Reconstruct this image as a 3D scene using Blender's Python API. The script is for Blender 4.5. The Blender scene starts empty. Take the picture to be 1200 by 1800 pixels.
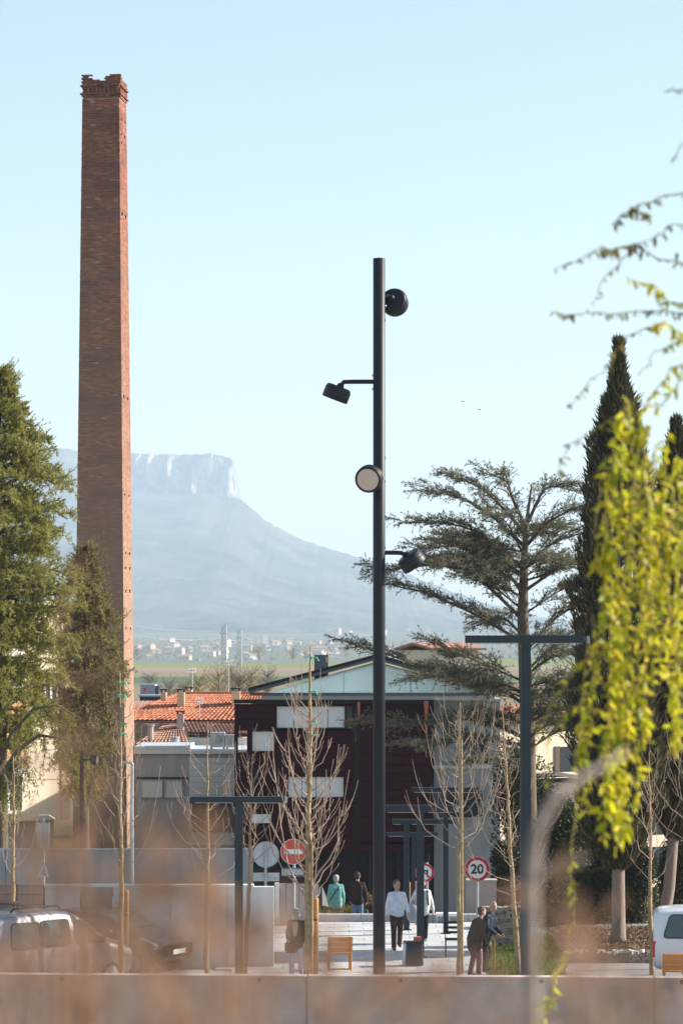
import bpy, bmesh, math, random
import numpy as np
from mathutils import Vector, Matrix, noise as mnoise

random.seed(7)
RNG = np.random.default_rng(11)
scene = bpy.context.scene
COL = scene.collection

# ------------------------------------------------------------------ camera, sky, sun
EYE = 7.5            # the photographer stands on a raised bank above the square
F = 5000.0           # focal length in photo pixels (photo 1200 x 1800, horizon at row 1150)
cam_d = bpy.data.cameras.new("camera")
cam = bpy.data.objects.new("camera", cam_d)
COL.objects.link(cam)
cam.location = (0, 0, EYE)
cam.rotation_euler = (math.radians(90), 0, 0)
cam_d.sensor_fit = 'VERTICAL'
cam_d.sensor_height = 36.0
cam_d.sensor_width = 24.0
cam_d.lens = 100.0
cam_d.shift_y = 250.0 / 1800.0
cam_d.clip_start = 0.1
cam_d.clip_end = 60000
cam_d.dof.use_dof = True
cam_d.dof.focus_distance = 84.0
cam_d.dof.aperture_fstop = 4.5
scene.camera = cam

SUN_EL, SUN_AZ = 28.0, 78.0          # azimuth clockwise from +Y (the view direction)
world = bpy.data.worlds.new("World")
scene.world = world
world.use_nodes = True
wn = world.node_tree.nodes
wl = world.node_tree.links
bg = wn.get("Background")
sky = wn.new("ShaderNodeTexSky")
sky.sky_type = 'NISHITA'
sky.sun_disc = False
sky.sun_elevation = math.radians(SUN_EL)
sky.sun_rotation = math.radians(SUN_AZ)
sky.altitude = 400
sky.air_density = 1.3
sky.dust_density = 1.0
sky.ozone_density = 1.6
wb = wn.new("ShaderNodeMix"); wb.data_type = 'RGBA'; wb.blend_type = 'MULTIPLY'   # the photograph's cool white balance
wb.inputs[0].default_value = 1.0
wb.inputs[7].default_value = (1.02, 1.05, 0.97, 1)
wl.new(sky.outputs[0], wb.inputs[6])
wl.new(wb.outputs[2], bg.inputs[0])
bg.inputs[1].default_value = 0.075

sun_d = bpy.data.lights.new("sun", 'SUN')
sun_d.energy = 5.0
sun_d.angle = math.radians(0.53)
sun_d.color = (1.0, 0.93, 0.82)
sun = bpy.data.objects.new("sun", sun_d)
COL.objects.link(sun)
SD = Vector((math.sin(math.radians(SUN_AZ)) * math.cos(math.radians(SUN_EL)),
             math.cos(math.radians(SUN_AZ)) * math.cos(math.radians(SUN_EL)),
             math.sin(math.radians(SUN_EL))))
sun.rotation_euler = SD.to_track_quat('Z', 'Y').to_euler()
sun.location = (60, 40, 60)

scene.view_settings.view_transform = 'Standard'
scene.view_settings.look = 'None'
scene.view_settings.exposure = 1.28
scene.view_settings.gamma = 1.0
scene.view_settings.use_curve_mapping = False
scene.render.engine = 'CYCLES'
scene.cycles.use_denoising = True
scene.cycles.max_bounces = 6
scene.cycles.diffuse_bounces = 3
scene.cycles.glossy_bounces = 3
scene.cycles.transmission_bounces = 3
scene.cycles.volume_bounces = 1
scene.cycles.caustics_reflective = False
scene.cycles.caustics_refractive = False
scene.cycles.sample_clamp_indirect = 8.0

# ------------------------------------------------------------------ helpers
def P(px, py, d):
    """photo row/column at a distance d -> the point in the place"""
    return Vector(((px - 600) * d / F, d, EYE - (py - 1150) * d / F))

def X(px, d): return (px - 600) * d / F
def Z(py, d): return EYE - (py - 1150) * d / F

def tag(o, label=None, cat=None, group=None, kind=None):
    if label: o["label"] = label
    if cat: o["category"] = cat
    if group: o["group"] = group
    if kind: o["kind"] = kind
    return o

def root_of(o):
    while o.parent: o = o.parent
    return o

def empty(name, loc, label, cat, group=None, rz=0.0):
    o = bpy.data.objects.new(name, None)
    o.empty_display_size = 0.2
    COL.objects.link(o)
    o.location = loc
    o.rotation_euler = (0, 0, rz)
    return tag(o, label, cat, group)

def copy_tree(o, parent=None):
    c = o.copy()
    COL.objects.link(c)
    c.parent = parent
    for ch in list(o.children):
        copy_tree(ch, c)
    return c

class MB:
    def __init__(s):
        s.v, s.f, s.m = [], [], []
    def add(s, vs, fs, mi=0):
        b = len(s.v)
        s.v += [tuple(v) for v in vs]
        s.f += [tuple(i + b for i in f) for f in fs]
        s.m += [mi] * len(fs)
        return s
    def box(s, c, d, rot=None, mi=0):
        c = Vector(c)
        h = Vector(d) / 2
        vs = []
        for sx, sy, sz in ((-1,-1,-1),(1,-1,-1),(1,1,-1),(-1,1,-1),(-1,-1,1),(1,-1,1),(1,1,1),(-1,1,1)):
            q = Vector((sx*h.x, sy*h.y, sz*h.z))
            if rot is not None: q = rot @ q
            vs.append(c + q)
        return s.add(vs, [(0,3,2,1),(4,5,6,7),(0,1,5,4),(1,2,6,5),(2,3,7,6),(3,0,4,7)], mi)
    def bb(s, x0, x1, y0, y1, z0, z1, mi=0):
        return s.box(((x0+x1)/2, (y0+y1)/2, (z0+z1)/2), (x1-x0, y1-y0, z1-z0), None, mi)
    def tube(s, pts, rad, n=6, cap=True, mi=0):
        pts = [Vector(p) for p in pts]
        k = len(pts)
        if not hasattr(rad, '__len__'): rad = [rad] * k
        rings = []
        prev = None
        for i, p in enumerate(pts):
            t = (pts[min(i+1, k-1)] - pts[max(i-1, 0)])
            if t.length < 1e-9: t = Vector((0, 0, 1))
            t.normalize()
            if prev is None:
                a = Vector((1, 0, 0)) if abs(t.x) < 0.9 else Vector((0, 1, 0))
            else:
                a = prev
            u = (a - t * a.dot(t))
            if u.length < 1e-6: u = t.orthogonal()
            u.normalize()
            prev = u
            w = t.cross(u)
            rings.append([p + (u * math.cos(2*math.pi*j/n) + w * math.sin(2*math.pi*j/n)) * rad[i] for j in range(n)])
        vs = [q for r in rings for q in r]
        fs = []
        for i in range(k-1):
            for j in range(n):
                a, b = i*n+j, i*n+(j+1) % n
                fs.append((a, b, b+n, a+n))
        if cap:
            fs.append(tuple(range(n-1, -1, -1)))
            fs.append(tuple((k-1)*n + j for j in range(n)))
        return s.add(vs, fs, mi)
    def lathe(s, p0, axis, prof, n=16, mi=0):
        """prof: (distance along axis, radius)"""
        axis = Vector(axis).normalized()
        u = axis.orthogonal().normalized()
        w = axis.cross(u)
        vs, fs = [], []
        for t, r in prof:
            for j in range(n):
                a = 2*math.pi*j/n
                vs.append(Vector(p0) + axis*t + (u*math.cos(a) + w*math.sin(a))*r)
        k = len(prof)
        for i in range(k-1):
            for j in range(n):
                a, b = i*n+j, i*n+(j+1) % n
                fs.append((a, b, b+n, a+n))
        fs.append(tuple(range(n-1, -1, -1)))
        fs.append(tuple((k-1)*n+j for j in range(n)))
        return s.add(vs, fs, mi)
    def ell(s, c, r, n=10, m=6, rot=None, mi=0):
        c = Vector(c)
        vs, fs = [], []
        for i in range(m+1):
            th = math.pi*i/m
            for j in range(n):
                ph = 2*math.pi*j/n
                q = Vector((r[0]*math.sin(th)*math.cos(ph), r[1]*math.sin(th)*math.sin(ph), r[2]*math.cos(th)))
                if rot is not None: q = rot @ q
                vs.append(c+q)
        for i in range(m):
            for j in range(n):
                a, b = i*n+j, i*n+(j+1) % n
                fs.append((a, a+n, b+n, b))
        return s.add(vs, fs, mi)
    def prism(s, poly, ext, mi=0):
        """closed polygon of 3-D points pushed along ext"""
        poly = [Vector(p) for p in poly]
        ext = Vector(ext)
        k = len(poly)
        vs = poly + [p+ext for p in poly]
        fs = [tuple(range(k-1, -1, -1)), tuple(range(k, 2*k))]
        fs += [(i, (i+1) % k, (i+1) % k + k, i+k) for i in range(k)]
        return s.add(vs, fs, mi)
    def build(s, name, mat, parent=None, smooth=False, local=False):
        me = bpy.data.meshes.new(name)
        vs = s.v
        if parent is not None and not local:
            off = root_of(parent).location
            vs = [(v[0]-off.x, v[1]-off.y, v[2]-off.z) for v in vs]
        me.from_pydata(vs, [], s.f)
        mats = mat if isinstance(mat, (list, tuple)) else [mat]
        for q in mats: me.materials.append(q)
        if len(mats) > 1:
            me.polygons.foreach_set("material_index", s.m)
        if smooth:
            me.polygons.foreach_set("use_smooth", [True]*len(me.polygons))
        bm = bmesh.new(); bm.from_mesh(me)
        bmesh.ops.recalc_face_normals(bm, faces=bm.faces)
        bm.to_mesh(me); bm.free()
        me.update()
        o = bpy.data.objects.new(name, me)
        COL.objects.link(o)
        if parent is not None: o.parent = parent
        return o

def mesh_np(name, verts, faces, mat, parent=None, kind=None, smooth=False):
    """big meshes straight from arrays"""
    verts = np.asarray(verts, dtype=np.float32)
    faces = np.asarray(faces, dtype=np.int32)
    if parent is not None:
        off = root_of(parent).location
        verts = verts - np.array(off, dtype=np.float32)
    me = bpy.data.meshes.new(name)
    n, k = faces.shape
    me.vertices.add(len(verts)); me.vertices.foreach_set("co", verts.ravel())
    me.loops.add(n*k); me.loops.foreach_set("vertex_index", faces.ravel())
    me.polygons.add(n)
    me.polygons.foreach_set("loop_start", np.arange(0, n*k, k, dtype=np.int32))
    me.polygons.foreach_set("loop_total", np.full(n, k, dtype=np.int32))
    if smooth: me.polygons.foreach_set("use_smooth", np.ones(n, dtype=bool))
    me.materials.append(mat)
    me.update(calc_edges=True)
    me.validate()
    o = bpy.data.objects.new(name, me)
    COL.objects.link(o)
    if parent is not None: o.parent = parent
    if kind: o["kind"] = kind
    return o

def blades(pos, dirs, length, width, rng=RNG, bend=0.0):
    """needle / leaf shaped quads: 4 verts each"""
    pos = np.asarray(pos, float); dirs = np.asarray(dirs, float)
    n = len(pos)
    dirs = dirs / (np.linalg.norm(dirs, axis=1, keepdims=True) + 1e-9)
    L = np.broadcast_to(np.asarray(length, float), (n,))[:, None]
    W = np.broadcast_to(np.asarray(width, float), (n,))[:, None]
    r = rng.normal(size=(n, 3))
    side = np.cross(dirs, r); side /= (np.linalg.norm(side, axis=1, keepdims=True) + 1e-9)
    mid = pos + dirs*L*0.45
    tip = pos + dirs*L
    if bend:
        tip = tip + np.array([0, 0, -1.0])*L*bend
    v = np.stack([pos, mid - side*W*0.5, tip, mid + side*W*0.5], axis=1).reshape(-1, 3)
    f = np.arange(n*4).reshape(n, 4)
    return v, f

# ------------------------------------------------------------------ materials
def nodes_of(name):
    m = bpy.data.materials.new(name)
    m.use_nodes = True
    nt = m.node_tree
    return m, nt, nt.nodes, nt.links, nt.nodes["Principled BSDF"]

def mat(name, col, rough=0.8, var=0.15, scale=4.0, bump=0.0, bscale=30.0, metal=0.0, spec=0.4, col2=None, stretch=None, detail=5.0, coat=0.0):
    m, nt, n, l, b = nodes_of(name)
    b.inputs["Roughness"].default_value = rough
    b.inputs["Metallic"].default_value = metal
    b.inputs["Specular IOR Level"].default_value = spec
    if coat: b.inputs["Coat Weight"].default_value = coat
    tc = n.new("ShaderNodeTexCoord")
    mp = n.new("ShaderNodeMapping")
    l.new(tc.outputs["Object"], mp.inputs[0])
    if stretch: mp.inputs["Scale"].default_value = stretch
    nz = n.new("ShaderNodeTexNoise")
    nz.inputs["Scale"].default_value = scale
    nz.inputs["Detail"].default_value = detail
    nz.inputs["Roughness"].default_value = 0.65
    l.new(mp.outputs[0], nz.inputs["Vector"])
    rp = n.new("ShaderNodeValToRGB")
    rp.color_ramp.elements[0].position = 0.3
    rp.color_ramp.elements[1].position = 0.7
    a = [max(0, c*(1-var)) for c in col]
    bb = [min(1, c*(1+var)) for c in (col2 or col)]
    rp.color_ramp.elements[0].color = (*a, 1)
    rp.color_ramp.elements[1].color = (*bb, 1)
    l.new(nz.outputs[0], rp.inputs[0])
    l.new(rp.outputs[0], b.inputs["Base Color"])
    if bump:
        n2 = n.new("ShaderNodeTexNoise")
        n2.inputs["Scale"].default_value = bscale
        n2.inputs["Detail"].default_value = 4
        l.new(mp.outputs[0], n2.inputs["Vector"])
        bp = n.new("ShaderNodeBump")
        bp.inputs["Strength"].default_value = bump
        bp.inputs["Distance"].default_value = 0.02
        l.new(n2.outputs[0], bp.inputs["Height"])
        l.new(bp.outputs[0], b.inputs["Normal"])
    return m

def piece_mat(name, cols, rough=0.85, noise=0.2, nscale=3.0, spec=0.3, stain=None):
    """every loose piece (brick, tile, stone) gets its own shade, as the real pieces have"""
    m, nt, n, l, b = nodes_of(name)
    b.inputs["Roughness"].default_value = rough
    b.inputs["Specular IOR Level"].default_value = spec
    g = n.new("ShaderNodeNewGeometry")
    oi = n.new("ShaderNodeObjectInfo")
    ad = n.new("ShaderNodeMath"); ad.operation = 'ADD'
    fr = n.new("ShaderNodeMath"); fr.operation = 'FRACT'
    l.new(g.outputs["Random Per Island"], ad.inputs[0])
    l.new(oi.outputs["Random"], ad.inputs[1])
    l.new(ad.outputs[0], fr.inputs[0])
    rp = n.new("ShaderNodeValToRGB")
    rp.color_ramp.interpolation = 'LINEAR'
    k = len(cols)
    while len(rp.color_ramp.elements) < k: rp.color_ramp.elements.new(0.5)
    for i, c in enumerate(cols):
        rp.color_ramp.elements[i].position = i/(k-1)
        rp.color_ramp.elements[i].color = (*c, 1)
    l.new(fr.outputs[0], rp.inputs[0])
    tc = n.new("ShaderNodeTexCoord")
    nz = n.new("ShaderNodeTexNoise")
    nz.inputs["Scale"].default_value = nscale
    nz.inputs["Detail"].default_value = 6
    l.new(tc.outputs["Object"], nz.inputs["Vector"])
    mr = n.new("ShaderNodeMapRange")
    mr.inputs[1].default_value = 0.3; mr.inputs[2].default_value = 0.7
    mr.inputs[3].default_value = 1-noise; mr.inputs[4].default_value = 1+noise
    l.new(nz.outputs[0], mr.inputs[0])
    mx = n.new("ShaderNodeVectorMath"); mx.operation = 'SCALE'
    l.new(rp.outputs[0], mx.inputs[0]); l.new(mr.outputs[0], mx.inputs["Scale"])
    out = mx.outputs[0]
    if stain:
        n3 = n.new("ShaderNodeTexNoise")
        n3.inputs["Scale"].default_value = stain[1]; n3.inputs["Detail"].default_value = 5
        mp = n.new("ShaderNodeMapping"); mp.inputs["Scale"].default_value = stain[2]
        l.new(tc.outputs["Object"], mp.inputs[0]); l.new(mp.outputs[0], n3.inputs["Vector"])
        r3 = n.new("ShaderNodeMapRange")
        r3.inputs[1].default_value = 0.52; r3.inputs[2].default_value = 0.72
        l.new(n3.outputs[0], r3.inputs[0])
        mm = n.new("ShaderNodeMix"); mm.data_type = 'RGBA'
        l.new(r3.outputs[0], mm.inputs[0]); l.new(out, mm.inputs[6])
        mm.inputs[7].default_value = (*stain[0], 1)
        out = mm.outputs[2]
    l.new(out, b.inputs["Base Color"])
    return m

def paler_by_height(m, z0, z1, col, amount):
    """bricks paler towards the foot of the shaft"""
    nt = m.node_tree; n = nt.nodes; l = nt.links; b = n["Principled BSDF"]
    src = b.inputs["Base Color"].links[0].from_socket
    tc = n.new("ShaderNodeTexCoord"); sx = n.new("ShaderNodeSeparateXYZ"); l.new(tc.outputs["Object"], sx.inputs[0])
    nz = n.new("ShaderNodeTexNoise"); nz.inputs["Scale"].default_value = 0.5; nz.inputs["Detail"].default_value = 6
    l.new(tc.outputs["Object"], nz.inputs["Vector"])
    ad = n.new("ShaderNodeMath"); ad.operation = 'MULTIPLY_ADD'; ad.inputs[1].default_value = 9.0
    l.new(nz.outputs[0], ad.inputs[0]); l.new(sx.outputs[2], ad.inputs[2])
    mr = n.new("ShaderNodeMapRange"); mr.inputs[1].default_value = z1; mr.inputs[2].default_value = z0
    mr.inputs[3].default_value = 0.0; mr.inputs[4].default_value = amount
    l.new(ad.outputs[0], mr.inputs[0])
    mx = n.new("ShaderNodeMix"); mx.data_type = 'RGBA'
    l.new(mr.outputs[0], mx.inputs[0]); l.new(src, mx.inputs[6]); mx.inputs[7].default_value = (*col, 1)
    l.new(mx.outputs[2], b.inputs["Base Color"])

def leaf_mat(name, cols, trans=0.4, rough=0.6, spec=0.2):
    m, nt, n, l, b = nodes_of(name)
    g = n.new("ShaderNodeNewGeometry")
    oi = n.new("ShaderNodeObjectInfo")
    ad = n.new("ShaderNodeMath"); ad.operation = 'ADD'
    fr = n.new("ShaderNodeMath"); fr.operation = 'FRACT'
    l.new(g.outputs["Random Per Island"], ad.inputs[0]); l.new(oi.outputs["Random"], ad.inputs[1])
    l.new(ad.outputs[0], fr.inputs[0])
    rp = n.new("ShaderNodeValToRGB")
    k = len(cols)
    while len(rp.color_ramp.elements) < k: rp.color_ramp.elements.new(0.5)
    for i, c in enumerate(cols):
        rp.color_ramp.elements[i].position = i/(k-1)
        rp.color_ramp.elements[i].color = (*c, 1)
    l.new(fr.outputs[0], rp.inputs[0])
    b.inputs["Roughness"].default_value = rough
    b.inputs["Specular IOR Level"].default_value = spec
    l.new(rp.outputs[0], b.inputs["Base Color"])
    t = n.new("ShaderNodeBsdfTranslucent")
    l.new(rp.outputs[0], t.inputs[0])
    mx = n.new("ShaderNodeMixShader"); mx.inputs[0].default_value = trans
    l.new(b.outputs[0], mx.inputs[1]); l.new(t.outputs[0], mx.inputs[2])
    l.new(mx.outputs[0], n["Material Output"].inputs[0])
    return m

M = {}
M['steel_dark'] = mat('dark_painted_steel', (0.018, 0.018, 0.026), 0.45, 0.12, 6, spec=0.22)
M['steel_green'] = mat('slate_painted_steel', (0.030, 0.042, 0.052), 0.5, 0.12, 6, spec=0.22)
M['galv'] = mat('galvanised_steel', (0.42, 0.44, 0.46), 0.45, 0.12, 10, metal=0.4)
M['white_paint'] = mat('white_paint', (0.78, 0.78, 0.77), 0.55, 0.05, 2)
M['lens'] = mat('lamp_lens', (0.62, 0.50, 0.44), 0.25, 0.06, 30)
M['black'] = mat('black_plastic', (0.02, 0.02, 0.022), 0.5, 0.1, 8)
M['concrete'] = mat('weathered_concrete', (0.57, 0.44, 0.40), 0.85, 0.16, 1.3, bump=0.3, bscale=14, detail=8)
M['concrete_pale'] = mat('pale_concrete', (0.52, 0.50, 0.47), 0.85, 0.08, 3, bump=0.2)
M['grey_render'] = mat('grey_render', (0.27, 0.28, 0.31), 0.8, 0.16, 0.9, stretch=(2, 2, .4), detail=9)
M['grey_panel'] = mat('light_grey_panel', (0.42, 0.46, 0.50), 0.6, 0.12, 1.0, stretch=(2, 2, .5), detail=8)
M['fence_grey'] = mat('blue_grey_sheet', (0.28, 0.30, 0.34), 0.6, 0.16, 1.0, stretch=(3, 3, .35), detail=8)
M['white_wall'] = mat('white_render', (0.70, 0.69, 0.71), 0.8, 0.14, 1.1, stretch=(3, 3, .3), detail=9, bump=.15)
M['cream'] = mat('cream_render', (0.72, 0.60, 0.46), 0.85, 0.06, 0.7)
M['orange_r'] = mat('orange_render', (0.60, 0.33, 0.16), 0.85, 0.08, 0.6)
M['peach'] = mat('peach_render', (0.66, 0.47, 0.30), 0.85, 0.07, 0.8)
M['pink_wall'] = mat('pinkish_render', (0.40, 0.33, 0.31), 0.85, 0.1, 1.2)
M['mortar'] = mat('lime_mortar', (0.33, 0.23, 0.18), 0.95, 0.12, 2.0)
M['burgundy'] = piece_mat('burgundy_boards', [(0.030, 0.007, 0.011), (0.040, 0.009, 0.014), (0.034, 0.008, 0.012)], 0.6, 0.12, 1.5, spec=0.12)
M['fin'] = mat('red_fin', (0.42, 0.12, 0.07), 0.6, 0.1, 4)
M['dark_shade_wall'] = mat('dark_backing_and_shade', (0.020, 0.016, 0.020), 0.9, 0.2, 2)  # near-black backing wall; the ground floor's shade is painted in this colour
M['blind'] = mat('pale_blind', (0.76, 0.78, 0.84), 0.7, 0.05, 2)
M['glass_dark'] = mat('dark_glass', (0.03, 0.04, 0.05), 0.06, 0.1, 2, spec=0.8)
M['glass_green'] = mat('coated_green_glass', (0.68, 0.74, 0.71), 0.2, 0.12, 0.5, metal=0.8, spec=0.6)
M['roof_metal'] = mat('slate_roof_metal', (0.10, 0.115, 0.14), 0.45, 0.1, 1.5)
M['wood'] = mat('orange_timber', (0.48, 0.22, 0.06), 0.6, 0.2, 3, stretch=(6, 6, 0.6))
M['benchwood'] = mat('bench_timber', (0.50, 0.20, 0.055), 0.55, 0.15, 5)
M['ac'] = mat('pale_grey_metal', (0.50, 0.52, 0.55), 0.5, 0.06, 4)
M['fence_wood'] = piece_mat('brown_fence_boards', [(0.11, 0.065, 0.05), (0.17, 0.105, 0.08), (0.13, 0.08, 0.065)], 0.85, 0.25, 4)
M['brick'] = piece_mat('old_red_brick', [(0.185, 0.068, 0.047), (0.285, 0.113, 0.072), (0.215, 0.076, 0.051), (0.345, 0.155, 0.10), (0.155, 0.058, 0.046), (0.26, 0.094, 0.06)], 0.9, 0.16, 0.9,
                       stain=((0.125, 0.058, 0.050), 0.8, (0.5, 0.5, 2.2)))
paler_by_height(M['brick'], 6.0, 36.0, (0.39, 0.285, 0.20), 0.72)
M['crown_brick'] = piece_mat('sooty_brick', [(0.17, 0.065, 0.05), (0.28, 0.115, 0.075), (0.13, 0.055, 0.045), (0.23, 0.09, 0.06)], 0.9, 0.25, 3)
M['tile'] = piece_mat('orange_roof_tile', [(0.40, 0.135, 0.07), (0.50, 0.19, 0.10), (0.33, 0.11, 0.06), (0.45, 0.16, 0.085)], 0.8, 0.12, 2)
M['tile_pink'] = piece_mat('faded_roof_tile', [(0.34, 0.17, 0.12), (0.44, 0.24, 0.18), (0.38, 0.2, 0.15)], 0.85, 0.12, 2)
M['stone'] = piece_mat('dry_stone', [(0.26, 0.21, 0.17), (0.38, 0.32, 0.27), (0.20, 0.16, 0.13), (0.32, 0.27, 0.21)], 0.9, 0.25, 6)
M['stone_white'] = piece_mat('pale_stone', [(0.50, 0.42, 0.36), (0.62, 0.55, 0.48), (0.45, 0.38, 0.32)], 0.9, 0.2, 6)
M['paver'] = piece_mat('granite_paver', [(0.50, 0.50, 0.50), (0.58, 0.575, 0.57), (0.47, 0.475, 0.48), (0.54, 0.535, 0.53)], 0.75, 0.12, 2.5)
M['kerb'] = piece_mat('granite_kerb', [(0.40, 0.40, 0.40), (0.47, 0.465, 0.46)], 0.8, 0.1, 3)
M['bark_young'] = mat('young_bark', (0.33, 0.235, 0.135), 0.9, 0.38, 9, bump=0.8, bscale=45)
M['twig'] = mat('pale_twig', (0.35, 0.25, 0.19), 0.85, 0.2, 12)
M['bark_dark'] = mat('dark_bark', (0.12, 0.09, 0.068), 0.95, 0.35, 10, bump=0.6, bscale=30, stretch=(3, 3, 0.6))
M['bark_pale'] = mat('cypress_bark', (0.26, 0.19, 0.155), 0.95, 0.3, 8, bump=0.8, bscale=25, stretch=(4, 4, 0.5))
M['twig_fg'] = mat('olive_twig', (0.30, 0.24, 0.08), 0.9, 0.2, 30)
M['bark_fg'] = mat('shrub_bark', (0.36, 0.29, 0.255), 0.9, 0.2, 30, bump=0.4, bscale=120)
M['bark_stem'] = mat('dry_stem', (0.22, 0.12, 0.07), 0.9, 0.2, 40)
M['n_cedar'] = leaf_mat('cedar_needles', [(0.075, 0.088, 0.055), (0.21, 0.205, 0.13), (0.11, 0.118, 0.075), (0.33, 0.30, 0.20)], 0.32)
M['n_left'] = leaf_mat('green_needles', [(0.10, 0.115, 0.035), (0.34, 0.32, 0.08), (0.18, 0.19, 0.055), (0.50, 0.43, 0.13)], 0.48)
M['n_left2'] = leaf_mat('dull_olive_needles', [(0.10, 0.095, 0.045), (0.30, 0.25, 0.10), (0.17, 0.15, 0.065), (0.42, 0.33, 0.15)], 0.42)
M['n_cyp'] = leaf_mat('cypress_scales', [(0.034, 0.034, 0.019), (0.105, 0.09, 0.044), (0.052, 0.05, 0.027), (0.19, 0.15, 0.075)], 0.2)
M['n_hedge'] = leaf_mat('hedge_leaves', [(0.022, 0.030, 0.014), (0.06, 0.065, 0.025), (0.035, 0.042, 0.018), (0.10, 0.09, 0.035)], 0.2)
M['n_yellow'] = leaf_mat('yellow_green_leaves', [(0.38, 0.43, 0.016), (0.66, 0.56, 0.03), (0.30, 0.38, 0.02), (0.70, 0.54, 0.08), (0.56, 0.56, 0.018)], 0.55, 0.45, 0.3)
M['n_olive'] = leaf_mat('olive_leaves', [(0.16, 0.15, 0.03), (0.28, 0.22, 0.05), (0.12, 0.12, 0.04)], 0.45)
M['n_brown'] = leaf_mat('dry_brown_leaves', [(0.29, 0.165, 0.105), (0.42, 0.27, 0.19), (0.23, 0.125, 0.08), (0.36, 0.22, 0.145)], 0.45)
M['grass'] = leaf_mat('grass_blades', [(0.06, 0.085, 0.015), (0.14, 0.16, 0.03), (0.09, 0.12, 0.02)], 0.4)
M['mulch'] = leaf_mat('leaf_mulch', [(0.13, 0.07, 0.035), (0.24, 0.15, 0.08), (0.17, 0.10, 0.05)], 0.2)
M['soil'] = mat('brown_soil', (0.13, 0.085, 0.055), 0.95, 0.3, 5, bump=0.5)
M['lawn'] = mat('lawn_green', (0.09, 0.115, 0.02), 0.95, 0.3, 3)
M['asphalt'] = mat('pale_paving', (0.34, 0.335, 0.33), 0.9, 0.15, 2, bump=0.3, bscale=60)
M['red_sign'] = mat('sign_red', (0.50, 0.02, 0.03), 0.4, 0.06, 5)
M['white_sign'] = mat('sign_white', (0.80, 0.79, 0.78), 0.4, 0.03, 5)
M['orange_sign'] = mat('sunfaded_sign_red', (0.62, 0.09, 0.06), 0.4, 0.08, 5)
M['black_sign'] = mat('sign_black', (0.015, 0.015, 0.02), 0.4, 0.05, 5)
M['green_tie'] = mat('green_tie', (0.05, 0.40, 0.20), 0.5, 0.1, 5)
M['blue_tie'] = mat('blue_tie', (0.06, 0.14, 0.45), 0.5, 0.1, 5)

# ------------------------------------------------------------------ terrain
def gz(y):
    pts = [(-3000, 0.0), (-80, 1.5), (-14, 4.6), (-6, 5.8), (0, 5.9), (4, 5.5), (50, -0.5), (54, -0.15), (80.5, -0.15), (81.2, -0.45), (90, -0.9), (104, -2.2), (300, -2.2),
           (620, -2.0), (1100, 1.5), (1500, 4.6), (1650, 4.0), (2400, -4.0), (3000, 0.5), (3600, 12), (4300, 24), (4900, 34), (5600, 50), (12500, 60)]
    for (a, za), (b, zb) in zip(pts, pts[1:]):
        if y <= b: return za + (zb-za)*max(0, (y-a))/(b-a)
    return pts[-1][1]

ys = [-3000, -1500, -600, -200, -80, -40, -14, -6, 0, 2, 4, 10, 20, 30, 40, 50, 54, 60, 70, 80.5, 81.2, 85, 90, 97, 104, 130, 160, 200, 250, 300, 380, 460, 540, 620, 700, 800, 900, 1000, 1100, 1200, 1300, 1400, 1500,
      1570, 1650, 1800, 2000, 2400, 2700, 3000, 3300, 3600, 4000, 4300, 4600, 4900, 5600, 12500]
xs = [-9000, -4000, -2000, -1000, -500, -250, -120, -60, -30, -15, -5, 0, 5, 15, 30, 60, 120, 250, 500, 1000, 2000, 4000, 9000]
gv = [(x, y, gz(y) + (0 if y < 700 else 1.2*math.sin(x/130.0 + y/300.0) + 0.8*math.sin(x/57.0))) for y in ys for x in xs]
nx = len(xs)
gf = [(j*nx+i, j*nx+i+1, (j+1)*nx+i+1, (j+1)*nx+i) for j in range(len(ys)-1) for i in range(nx-1)]

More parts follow.
